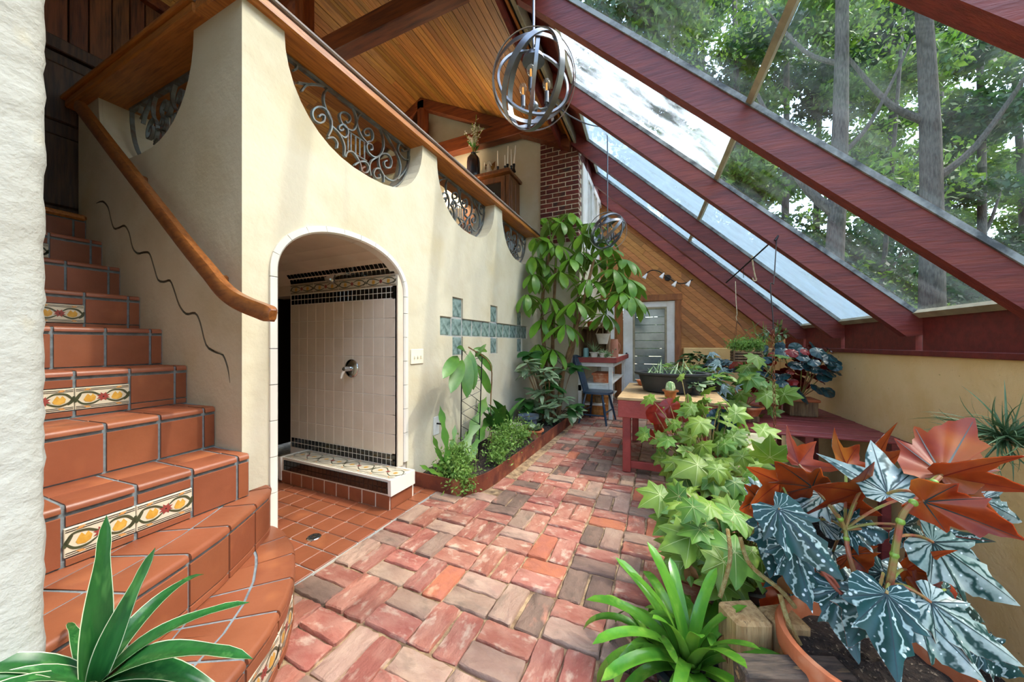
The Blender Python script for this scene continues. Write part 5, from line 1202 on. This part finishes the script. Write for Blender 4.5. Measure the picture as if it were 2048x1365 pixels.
# ---- orchid cactus ----
ep=leafm('leaf_epi',lambda t:(.7+.3*math.cos(t*22))*(1 if t<.85 else max(.05,(1-t)/.15)),.42,.024,['epi','epi'],bend=.25,fold=.1,n=16)
ec=T('orchid_cactus','orchid cactus with flat notched stems at the front corner of the bed','cactus',gnd(905,955,.06))
for (tu,tv,s_) in ((884,816,1.1),(868,880,.9),(915,850,.9),(865,940,.7),(985,790,1.0),(965,830,.9),(990,830,.8),(905,880,.7),(870,905,.7),(950,900,.6),(842,945,.55)):
    q=onX(tu,tv,-1.40); p=ec.location+Vector((rp.uniform(-.06,.02),rp.uniform(-.05,.10),0)); dd_=q-p; put(ep,ec,p,dd_+Vector((0,0,.05)),CAMV(p)+Vector((.4,0,.2)),dd_.length/.41)
# ---- feathery herbs ----
def blobcloud(t,bl,n,size,mat,seed,name='foliage'): return cloud(name,bl,n,size,mat,t,seed,True)
for (u,v,lb,bl,sd) in ((925,965,'feathery pale green herb spilling over the steel edging',[(-1.27,1.98,.16,.11,.11,.11),(-1.22,1.93,.10,.10,.09,.09),(-1.33,2.05,.2,.10,.10,.10),(-1.2,1.95,.05,.07,.06,.06),(-1.40,1.98,.12,.08,.07,.06)],71),(1010,900,'second feathery herb clump further along the bed',[(-1.22,2.55,.17,.12,.2,.13),(-1.18,2.85,.18,.11,.16,.12),(-1.16,2.35,.13,.09,.12,.09),(-1.25,2.7,.26,.1,.15,.08)],72)):
    t=T('feathery_herb',lb,'herb',(bl[0][0],bl[0][1],.06),'feathery herbs in the bed')
    blobcloud(t,bl,4200,.013,'herb',sd)
    for k in range(30):
        c=rp.choice(bl); e=Vector(c[:3])+Vector((rp.uniform(-1,1)*c[3],rp.uniform(-1,1)*c[4],rp.uniform(0,1)*c[5])); B().tube(bez((c[0],c[1],.055),(e.x*.5+c[0]*.5,e.y*.5+c[1]*.5,e.z+.02),e,4),.0016,4).build('stem','stem_green',t)
cov=tag(B().ball((-1.3,3.05,.16),.12,10,sz=.8).build('glass_cloche','bottle_clear',None,True),'pale frosted mound among the herbs by the blue pot','cloche') if False else None
# pots in the bed
t=T('blue_pot','slate blue glazed pot half hidden in the bed','pot',(-1.30,3.35,.05)); pot(t,t.location,.075,.10,.19,'bluepot')
t=T('succulent_pot','small terracotta bowl of grey succulents on the bed edge','potted plant',(-1.16,3.15,.06)); pot(t,t.location,.06,.085,.09,'terracotta')
sl2=leafm('leaf_suc',oval,.05,.012,['grey_green','grey_green'],bend=.3)
for k in range(40): a=rp.uniform(0,6.28); put(sl2,t,t.location+Vector((math.cos(a)*rp.uniform(0,.07),math.sin(a)*rp.uniform(0,.07),.08)),(math.cos(a)*.6,math.sin(a)*.6,rp.uniform(.3,1.2)),(0,0,1),rp.uniform(.8,1.7))
t=T('grey_pot','pale grey pot of broad leaves behind the herbs','pot',(-1.33,3.0,.05)); pot(t,t.location,.07,.09,.16,'whiteclay')
# ---- plants on the potting bench ----
aw=leafm('leaf_spike',spikef,.20,.010,['aloe','aloe'],bend=.5,fold=.3)
t=T('spiky_pot_plant','spiky plant in a pale pot on the potting bench','potted plant',(-.84,4.62,.812)); pot(t,t.location,.045,.055,.07,'whiteclay')
for k in range(22): a=rp.uniform(0,6.28); put(aw,t,t.location+Vector((0,0,.06)),(math.cos(a)*.6,math.sin(a)*.6,rp.uniform(.5,1.6)),(-math.cos(a),-math.sin(a),.6),rp.uniform(.6,1.2))
t=T('trailing_pot_plant','pale trailing plant spilling from a bowl on the potting bench','potted plant',(-.72,4.60,.812)); pot(t,t.location,.04,.055,.06,'whiteclay'); blobcloud(t,[(-.72,4.59,.88,.09,.06,.05),(-.66,4.58,.85,.06,.05,.04)],260,.02,'grey_green',77)
# ---- tub, table plants ----
tcx=TUB.location
for k in range(46):
    a=rp.uniform(0,6.28); q=rp.uniform(.3,1); c=tcx+Vector((math.cos(a)*.2*q-.02,math.sin(a)*.14*q,.13)); put(aw,TUB,c,(rp.uniform(-.8,.8),rp.uniform(-.8,.8),rp.uniform(.5,1.5)),rv(1)+Vector((0,0,.8)),rp.uniform(.5,.95))
sm=leafm('leaf_small',oval,.07,.018,['mid_green','mid_green'],bend=.4); lm_=leafm('leaf_lime',oval,.075,.02,['lime','lime_u'],bend=.4)
def bush(lb,u,v,d,zb,rx_,rz_,n,me,potmat,cat='potted plant',pr=.07,ph=.10,s=(.8,1.3),nm='potted_shrub',up=.5):
    c=at(u,v,d); t=T(nm,lb,cat,(c.x,c.y,zb)); pot(t,t.location,pr*.8,pr,ph,potmat)
    for k in range(n):
        a=rp.uniform(0,6.28); q=rp.random()**.5; h=rp.uniform(.1,1); e=Vector((c.x+math.cos(a)*rx_*q,c.y+math.sin(a)*rx_*q,zb+ph+(c.z-zb-ph+rz_)*h*math.sqrt(max(.1,1-.75*q*q))))
        if k%6==0: B().tube(bez(t.location+Vector((0,0,ph*.9)),(t.location+e)/2+Vector((0,0,.08)),e,5),.0035,4).build('stem','stem_green',t)
        put(me if not isinstance(me,list) else rp.choice(me),t,e,(math.cos(a),math.sin(a),rp.uniform(-.4,up)),Vector((0,0,1))+rv(.35)-Vector((0,.35,0)),rp.uniform(*s))
    return t
bush('lime green leafy plant in a black pot right of the oval tub',1425,745,2.95,.585,.12,.06,70,[lm_,sm],'blackplastic',ph=.08)
bush('grey succulent rosette in a dark pot at the front of the red table',1392,768,2.72,.585,.07,.03,40,sl2,'blackplastic',pr=.05,ph=.07,s=(1,1.8))
bush('leafy green plant beside the tub at the back of the red table',1360,735,3.35,.585,.16,.05,70,[sm,lm_],'terracotta',ph=.07)
cp=at(1340,797,2.62); t=T('cactus_pot','little ribbed cactus in a shiny copper pot on the table edge','cactus',(-.06+.0,2.80,.585)); t.location=(at(1340,790,2.66).x,2.80,.585); pot(t,t.location,.035,.045,.065,'copper')
b=B()
for i in range(12):
    pass
b.lathe([(.001,.13),(.018,.125),(.028,.10),(.03,.07),(.026,.045)],t.location,14); b.build('body','cactus',t,True)
for k in range(10):
    a=2*math.pi*k/10; B().tube([t.location+Vector((.03*math.cos(a),.03*math.sin(a),.05)),t.location+Vector((.031*math.cos(a),.031*math.sin(a),.08)),t.location+Vector((.022*math.cos(a),.022*math.sin(a),.118))],.004,4).build('rib','cactus',t)
t=T('terracotta_saucer','terracotta dish with red fruit on the back of the table','dish',(-.06,3.66,.585)); t.location=(at(1296,750,3.5).x,3.6,.585); B().lathe([(.001,.0),(.08,.0),(.10,.04),(.105,.05),(.09,.045),(.07,.012)],t.location,20).build('dish','terracotta',t,True)
# ---- on the slatted bench ----
ZB=.2245
rxm=[lobem('rex%d'%i,ROUND,.085,['rex','rex_u'],cup=.25,ripple=.05,seed=i) for i in range(3)]; rrd=lobem('rexred',ROUND,.07,['rex_red','rex_u'],cup=.3,ripple=.06,seed=5)
p0=gnd(1600,830,ZB); bg_=T('dark_begonia','dome of round dark teal begonia leaves with red undersides on the slatted bench','potted plant',(p0.x,p0.y,ZB))
B().bev(p0+Vector((-.12,-.12,0)),p0+Vector((.12,.12,.17)),.01).build('box_pot','oldwood',bg_); B().bev(p0+Vector((-.135,-.135,.155)),p0+Vector((.135,.135,.185)),.008).build('pot_rim','terracotta',bg_)
cc=p0+Vector((-.09,0,.47))
for k in range(150):
    th=rp.uniform(0,6.28); ph=math.acos(rp.uniform(-.75,1)); n_=Vector((math.sin(ph)*math.cos(th),math.sin(ph)*math.sin(th),math.cos(ph))); q=rp.uniform(.72,1.05); c=cc+Vector((n_.x*.50*q,n_.y*.36*q,n_.z*.31*q))
    red=(n_.x<-.1 and rp.random()<.5) or rp.random()<.1
    if (GMAT.inverted()@c).x>1.83: continue
    dn=Vector((n_.x,n_.y,-.6)); put(rrd if red else rp.choice(rxm),bg_,c,dn,n_+Vector((0,-.4,.5))+rv(.4),rp.uniform(.8,1.4))
    if k%5==0: B().tube(bez(p0+Vector((0,0,.17)),(p0+c)/2+Vector((0,0,.1)),c,5),.005,4).build('stem','stem_red',bg_)
mpl=[lobem('grape%d'%i,MAPLE,.10,[('lime','lime2')[i%2],'lime_u','vein_lime'],cup=.3,ripple=.06,seed=20+i) for i in range(4)]
def lobebush(t,clusters,meshes,root,stemmat='stem_fuzzy',lean=0.):
    for (u,v,d,su,sv,n,s0,s1) in clusters:
        for k in range(n):
            c=at(u+rp.gauss(0,su*.5),v+rp.gauss(0,sv*.5),d*rp.uniform(.9,1.1)); out=(c-root); out.z=0; out=out.normalized() if out.length>.01 else Vector((1,0,0))
            yd=out*.9+Vector((0,0,rp.uniform(-1.0,.1)))+rv(.5); zn=Vector((0,0,.8))+CAMV(c)*.9+rv(.55)
            put(rp.choice(meshes),t,c,yd,zn,rp.uniform(s0,s1))
            if k%2==0: B().tube(bez(root,(root+c)/2+Vector((0,0,.08))+rv(.04),c,6),.003,5).build('stem',stemmat,t,True)
p1=gnd(1492,842,ZB); t=T('lime_begonia','lime green lobed leaf begonia in a terracotta bowl on a wooden block on the bench','potted plant',(p1.x,p1.y,ZB)); B().bev(p1+Vector((-.10,-.06,0)),p1+Vector((.10,.06,.06)),.006).build('block','oldwood',t); pot(t,p1+Vector((0,0,.06)),.10,.14,.09,'terracotta')
lobebush(t,[(1490,760,3.35,70,50,26,1.0,1.6),(1470,820,3.25,50,25,10,.9,1.3),(1540,800,3.3,20,30,6,.9,1.3)],mpl,p1+Vector((0,0,.14)))
pk=[lobem('dkwing%d'%i,STAR,.09,['begonia_s','rex_red'],cup=.2,seed=40+i) for i in range(2)]
p2=gnd(1440,815,ZB); t=T('purple_begonia','small plant of silvery purple star leaves between the lime begonias','potted plant',(p2.x,p2.y,ZB)); pot(t,p2,.07,.09,.14,'oldwood'); lobebush(t,[(1432,765,3.3,30,45,26,.7,1.1)],pk,p2+Vector((0,0,.13)))
hb_=[(hc.x+dx,hc.y+dy,hc.z+.11,.09,.08,.07) for dx,dy in ((-.09,0),(0,.03),(.09,-.02),(.04,.02),(-.04,-.04))]; blobcloud(hk,hb_,2600,.014,'herb',81,'herb_foliage')
for k,(u,v,d,lb) in enumerate(((1394,722,4.9,'dark green bushy plant in front of the plank wall ledge'),(1540,672,4.0,'airy fern like plant with pale tips behind the dark begonia'))):
    c=at(u,v,d); t=T('potted_bush',lb,'potted plant',(c.x,c.y,ZB)); pot(t,t.location,.10,.13,.22 if k==0 else .3,'oldwood' if k==0 else 'terracotta')
    if k==0:
        for q in range(110): a=rp.uniform(0,6.28); h=rp.random(); e=c+Vector((math.cos(a)*.24*math.sqrt(h),math.sin(a)*.16*math.sqrt(h),.08-.25*h*h+rp.uniform(-.05,.05))); put(rx,t,e,(math.cos(a),math.sin(a),rp.uniform(-.3,.4)),Vector((0,0,1))+rv(.4),rp.uniform(.6,1))
        for q in range(8): B().tube([t.location+Vector((0,0,.2)),c+Vector((rp.uniform(-.15,.15),rp.uniform(-.1,.1),-.03))],.005,4).build('stem','stem_brown',t)
    else:
        for q in range(12):
            e=c+Vector((rp.uniform(-.16,.16),rp.uniform(-.1,.1),rp.uniform(-.02,.2))); P=bez(t.location+Vector((0,0,.3)),(t.location+e)/2+Vector((0,0,.2)),e,8); B().tube(P,.003,4).build('stem','stem_green',t)
            for w_ in range(10): p=P[3+w_//2]; put(gg,t,p,rv(1)+Vector((0,0,.2)),(0,0,1),.9)
t=T('silver_leaf_plant','low plant of silvery dark leaves at the back corner of the bench','potted plant',(at(1440,728,4.4).x,at(1440,728,4.4).y,ZB)); pot(t,t.location,.1,.13,.2,'oldwood')
for q in range(50): a=rp.uniform(0,6.28); h=rp.random(); e=at(1440,728,4.4)+Vector((math.cos(a)*.22*math.sqrt(h),math.sin(a)*.15*math.sqrt(h),.06-.15*h)); put(rp.choice(rxm),t,e,(math.cos(a),math.sin(a),-.2),Vector((0,-.4,1))+rv(.3),rp.uniform(.7,1.1))
# ================= FOREGROUND PLANTS =================
# grape-leaf begonias massed along the right of the brick path
big=[lobem('grapebig%d'%i,MAPLE,.10,[('lime','lime2')[i%3==2],'lime_u','vein_lime'],cup=.28,ripple=.05,seed=60+i,rings=4) for i in range(4)]
root=Vector((.26,2.25,.16)); t=T('trailing_begonia','lime green begonia sprawling from a dark pot below the red table corner','potted plant',(root.x,root.y,0)); pot(t,t.location,.10,.13,.19,'blackplastic')
lobebush(t,[(1400,900,2.05,85,60,44,.55,1.0),(1385,830,2.2,70,42,55,.4,.75),(1440,950,1.85,75,45,36,.6,1.15),(1325,880,2.1,30,40,9,.5,.8),(1465,880,2.0,50,45,30,.5,.95)],big,root)
rnd_=lobem('roundbig',ROUND,.11,['rex','rex_u'],cup=.15,seed=7)
rndr=lobem('roundred',ROUND,.10,['rex_red','rex_u'],cup=.2,seed=9)
rt2=T('red_round_begonia','begonia with big round red backed leaves left of the trailing lime begonia','potted plant',(.18,2.2,0)); pot(rt2,rt2.location,.09,.11,.15,'terracotta')
for (u,v,me,s_,nx) in ((1310,838,rndr,.95,(-.3,-.8,.3)),(1340,825,rndr,1.0,(.2,-.9,.3)),(1318,862,rndr,.8,(-.6,-.6,.2)),(1440,852,rnd_,1.25,(.1,-1,.3)),(1300,880,rndr,.6,(-.8,-.5,.1)),(1375,800,lm_,1,(0,-.5,1))):
    c=at(u,v,2.15); put(me,rt2,c+Vector((0,0,.04)),(.15,-.2,-1),nx,s_); B().tube(bez(rt2.location+Vector((0,0,.14)),(rt2.location+c)/2+Vector((0,.05,.1)),c+Vector((0,0,.04)),6),.004,5).build('stem','stem_red',rt2,True)
root=Vector((.27,1.5,.13)); t=T('hairy_begonia','lime green lobed begonia with hairy red stems in front of the timbers','potted plant',(root.x,root.y,0)); pot(t,t.location,.10,.125,.15,'blackplastic')
lobebush(t,[(1400,1085,1.30,75,60,34,.5,.95),(1480,1050,1.35,75,55,40,.45,.9),(1480,1130,1.2,60,45,34,.45,.9),(1360,1010,1.5,45,35,12,.6,1.0),(1540,1100,1.2,45,60,26,.45,.9)],big,root)
for (u,v,d,tu,tv,s_) in ((1320,990,1.45,1278,1010,1.05),(1540,915,1.6,1540,880,1.1),(1380,1075,1.2,1330,1090,1.15),(1470,1105,1.1,1420,1130,1.2),(1345,1040,1.4,1300,1070,1.0),(1395,930,1.8,1340,950,1.5),(1400,1010,1.5,1350,1000,1.2)):
    c=at(u,v,d); q=at(tu,tv,d*.98); put(rp.choice(big),t,c,q-c,CAMV(c)+Vector((0,0,.6)),s_)
for P in ([(1440,1195,1.0),(1460,1120,1.02),(1455,1060,1.1)],[(1590,1215,.92),(1560,1180,.93),(1500,1130,.98),(1480,1075,1.02)],[(1600,1290,.86),(1575,1240,.88),(1560,1190,.9)],[(1545,1130,1.0),(1560,1085,1.0),(1590,1060,.98)]):
    B().tube(catmull([at(*q) for q in P],5),.006,8).build('hairy_stem','stem_fuzzy',t,True)
for (u,v,d) in ((1466,1290,.93),(1450,1270,.95),(1380,1130,1.15),(1570,1150,.95)):
    put(leafm('dead%d'%u,lance,.07,.02,['dead','dead'],bend=1.2,fold=.5,wave=.4),t,at(u,v,d),(.1,-.2,-1),CAMV(at(u,v,d)),1.1)
# ---- bromeliad ----
bs=[leafm('strap%d'%i,strapf,.30,.0165,['strap','strap_u'],bend=b_,fold=.22,n=12) for i,b_ in enumerate((.9,1.5,2.1,2.6))]
bc=at(1378,1345,.98); br=T('bromeliad','glossy green strap leaved bromeliad in a black pot at the front of the path','potted plant',(bc.x,bc.y,0)); pot(br,br.location,.085,.10,max(.08,bc.z-.0),'blackplastic')
for k in range(44):
    a=k*2.399; q=(k/43); el=1.45-1.15*q+rp.uniform(-.1,.1); d_=Vector((math.cos(a)*math.cos(el),math.sin(a)*math.cos(el),math.sin(el))); m_=bs[0] if q<.25 else bs[1] if q<.5 else bs[2] if q<.8 else bs[3]
    cpos=br.location+Vector((math.cos(a)*.012*(1+2*q),math.sin(a)*.012*(1+2*q),bc.z+.005+.03*(1-q)))
    put(m_,br,cpos,d_,Vector((-math.cos(a)*math.sin(el),-math.sin(a)*math.sin(el),math.cos(el)))+rv(.12),rp.uniform(.8,1.08))
for (du,dv) in ((-75,-60),(30,-20)):
    c=at(1378+du,1345+dv,1.05); 
    for k in range(10): a=rp.uniform(0,6.28); el=rp.uniform(.5,1.4); d_=Vector((math.cos(a)*math.cos(el),math.sin(a)*math.cos(el),math.sin(el))); put(rp.choice(bs[:3]),br,br.location+Vector((c.x-br.location.x,c.y-br.location.y,bc.z+.02)),d_,Vector((-math.cos(a)*math.sin(el),-math.sin(a)*math.sin(el),math.cos(el))),rp.uniform(.55,.85))
# ---- striped dracaena bottom left ----
dm=[leafm('drac%d'%i,lambda t:(.45+.55*math.sin(math.pi*min(1,t*1.15+.12))) if t<.87 else max(.02,(1-t)/.13*.62),.34,.022,['drac','drac','drac_w'],bend=b_,fold=.3,n=14,stripe=True,wave=.05) for i,b_ in enumerate((.35,1.2,2.0))]
dc=at(185,1400,.66); dp=T('striped_dracaena','dracaena with white striped arching leaves at the bottom left on the lowest step','potted plant',(dc.x,dc.y,ZS[1])); pot(dp,dp.location,.05,.065,max(.06,dc.z-ZS[1]-.02),'terracotta')
B().tube([dp.location+Vector((0,0,.05)),dc+Vector((0,0,.03))],.012,8).build('cane','stem_brown',dp,True)
for (tu,tv,td,mi,s_,dz) in ((208,1050,.64,0,1.0,0),(268,1130,.62,0,.88,0),(392,1240,.60,1,1.08,.35),(410,1335,.58,2,1.0,.55),(470,1362,.56,2,1.05,.45),(0,1335,.55,2,.9,.55),(95,1345,.52,2,.8,.6),(60,1310,.55,2,.8,.7),(330,1365,.54,2,.8,.5),(150,1340,.70,1,.6,.4),(330,1290,.66,1,.9,.4),(60,1365,.56,2,1.0,.4),(370,1365,.6,2,1.0,.7),(290,1330,.7,2,.8,.8),(20,1365,.55,2,.9,.9)):
    q=at(tu,tv,td); dd_=q-dc+Vector((0,0,dz*.3)); dd_=dd_.normalized(); side=CAMV(dc)*.8+Vector((0,0,.6)); put(dm[mi],dp,dc+Vector((0,0,.01)),dd_,side if mi==0 else Vector((0,0,1))+CAMV(dc)*.5-Vector((dd_.x,dd_.y,0))*.3,s_)
# ---- angel wing begonia bottom right ----
wm={'t':[lobem('wing%d'%i,WING,.20,['begonia','begonia_u','vein_dark'],cup=.12,ripple=.05,rings=5,seed=80+i,veins=9) for i in range(3)],'s':[lobem('wings%d'%i,WING,.20,['begonia_s','begonia_u','vein_dark'],cup=.12,ripple=.05,rings=5,seed=90+i,veins=9) for i in range(2)],'v':[lobem('star%d'%i,STAR,.16,['begonia_s','begonia_u','vein_dark'],cup=.1,ripple=.05,rings=5,seed=95+i,veins=5) for i in range(2)],'o':[lobem('staro%d'%i,STAR,.16,['begonia','begonia_u','vein_red'],cup=.12,ripple=.05,rings=5,seed=98+i,veins=5) for i in range(2)]}
wc_=at(1745,1300,.80); aw_=T('angel_wing_begonia','angel wing begonia with silver spotted dark leaves and orange backs in a terracotta pot','potted plant',(wc_.x,wc_.y,0))
h=wc_.z+.0; cpt=Vector((wc_.x,wc_.y,0))
B().lathe([(.001,0),(.11,0),(.155,h*.78),(.172,h*.8),(.18,h*.82),(.183,h-.01),(.178,h),(.165,h),(.160,h-.02),(.15,h-.05)],cpt,40).build('pot','terracotta',aw_,True)
b=B(); rr=random.Random(9); n_=24; vs=[(cpt.x,cpt.y,h-.03)]
for j in range(1,6):
    for i in range(n_): a=2*math.pi*i/n_; vs.append((cpt.x+.158*j/5*math.cos(a),cpt.y+.158*j/5*math.sin(a),h-.045+rr.uniform(-.006,.008)))
b.add(vs,[(0,1+i,1+(i+1)%n_) for i in range(n_)]+[(1+(j-1)*n_+i,1+j*n_+i,1+j*n_+(i+1)%n_,1+(j-1)*n_+(i+1)%n_) for j in range(1,5) for i in range(n_)]); b.build('soil','soil',aw_,True)
for P,r0 in (([(1762,1250,.78),(1779,1171,.77),(1795,1075,.77),(1807,1028,.77),(1842,992,.77),(1881,954,.78)],.0075),([(1745,1255,.82),(1700,1120,.86),(1690,1060,.88),(1676,1030,.88)],.006),([(1740,1250,.8),(1650,1150,.86),(1600,1060,.9),(1575,1010,.92)],.006)):
    Q=catmull([at(*q) for q in P],5); B().tube(Q,[r0*(1-.4*i/len(Q)) for i in range(len(Q))],8).build('cane','stem_red',aw_,True)
    for q in Q[3::5]: B().ball(q,r0*1.15,6).build('node','stem_green',aw_,True)
WL=[ # attach u,v, tip u,v, depth at attach, depth at tip, mesh, underside seen, scale width
(1881,954,2070,985,.80,.72,'o',1),(1885,950,1945,842,.80,.86,'t',1),(1847,1004,2050,1075,.76,.68,'t',1),(1775,988,1735,880,.82,.92,'v',0),(1624,974,1544,914,.95,.92,'t',1),(1720,984,1622,962,.90,.86,'o',1),
(1556,1018,1692,1163,.90,.78,'t',0),(1584,1083,1626,1225,.92,.82,'t',0),(1773,1189,1800,1372,.74,.66,'t',0),(1865,1085,2056,1218,.80,.74,'s',0),(1861,1205,2060,1335,.74,.66,'s',0),(1831,1222,1985,1370,.74,.66,'s',0),
(1895,968,1990,992,.9,.88,'t',0),(1960,1000,2055,1045,.86,.82,'s',0),(1692,1048,1782,1066,.92,.86,'t',0),(1805,1052,1870,1092,.86,.84,'t',0),(1811,1139,1893,1153,.82,.8,'o',1),(1690,1010,1762,1030,.95,.9,'o',1),(1598,930,1630,890,1.0,1.02,'o',1),(1692,930,1715,895,1.0,1.02,'o',1),(1700,1110,1735,1140,.9,.88,'t',1),(1680,1180,1720,1330,.84,.76,'t',0),(1520,992,1556,948,1.0,1.02,'s',0),(1520,1000,1470,1020,.98,.95,'t',1),(1760,1200,1700,1290,.8,.74,'t',0),(1800,1000,1850,930,.92,.96,'o',1),(1560,965,1490,1010,.98,.94,'o',1),(1740,950,1800,905,1.0,1.05,'o',1),(1840,1190,1880,1170,.8,.8,'o',1),(1640,1040,1700,1010,.98,.95,'s',0),(1890,1180,1985,1250,.95,.95,'t',0),(1960,1290,2060,1360,.85,.8,'t',0)]
for k in range(16):
    u=rp.uniform(1560,1900); v=rp.uniform(985,1200); a=rp.uniform(0,6.28); WL.append((u,v,u+95*math.cos(a),v+40+70*abs(math.sin(a)),rp.uniform(.94,1.06),rp.uniform(.9,1.0),rp.choice('tttso'),rp.random()<.35))
for i,(u,v,tu_,tv,d0,d1,mk,un) in enumerate(WL):
    p=at(u,v,d0); q=at(tu_,tv,d1); L_=(q-p).length; me=rp.choice(wm[mk]); bl_=.20 if mk in 'ts' else .16
    nrm_=CAMV(p)+Vector((0,0,.45 if not un else .25))+rv(.15)
    if un: nrm_=-(CAMV(p)+Vector((0,0,-.35)))+rv(.15)
    s_=L_/bl_; put(me,aw_,p,q-p,nrm_,(max(.75,min(s_,1.15)),s_,1))
    near=min(([at(1779,1171,.77),at(1795,1075,.77),at(1842,992,.77),at(1690,1060,.88),at(1650,1150,.86),at(1600,1060,.9),at(1745,1255,.8)]),key=lambda z_:(z_-p).length)
    B().tube(bez(near,(near+p)/2+Vector((0,0,.02)),p,5),.0035,5).build('petiole','stem_red',aw_,True)
# ---- wiry air plant at the right edge ----
sk=leafm('wiry',spikef,.26,.0055,['spike','spike'],bend=1.0,fold=.3,n=8)
ac=at(2015,880,1.62); ap=T('wiry_air_plant','tangle of thin wiry grey green leaves hung on the yellow wall at the right','air plant',ac)
B().ball(ac,.03,8).build('core','oldwood',ap,True)
for k in range(190): d_=rv(1); d_.z=abs(d_.z)*.8+rp.uniform(-.5,.3); put(sk,ap,ac+d_*.02,d_,rv(1)+Vector((0,0,.8)),rp.uniform(.6,1.25))
B().tube([ac+Vector((0,0,.02)),GP(1.92,2.35,.85)],.0025,4).build('hanger','wire',ap)
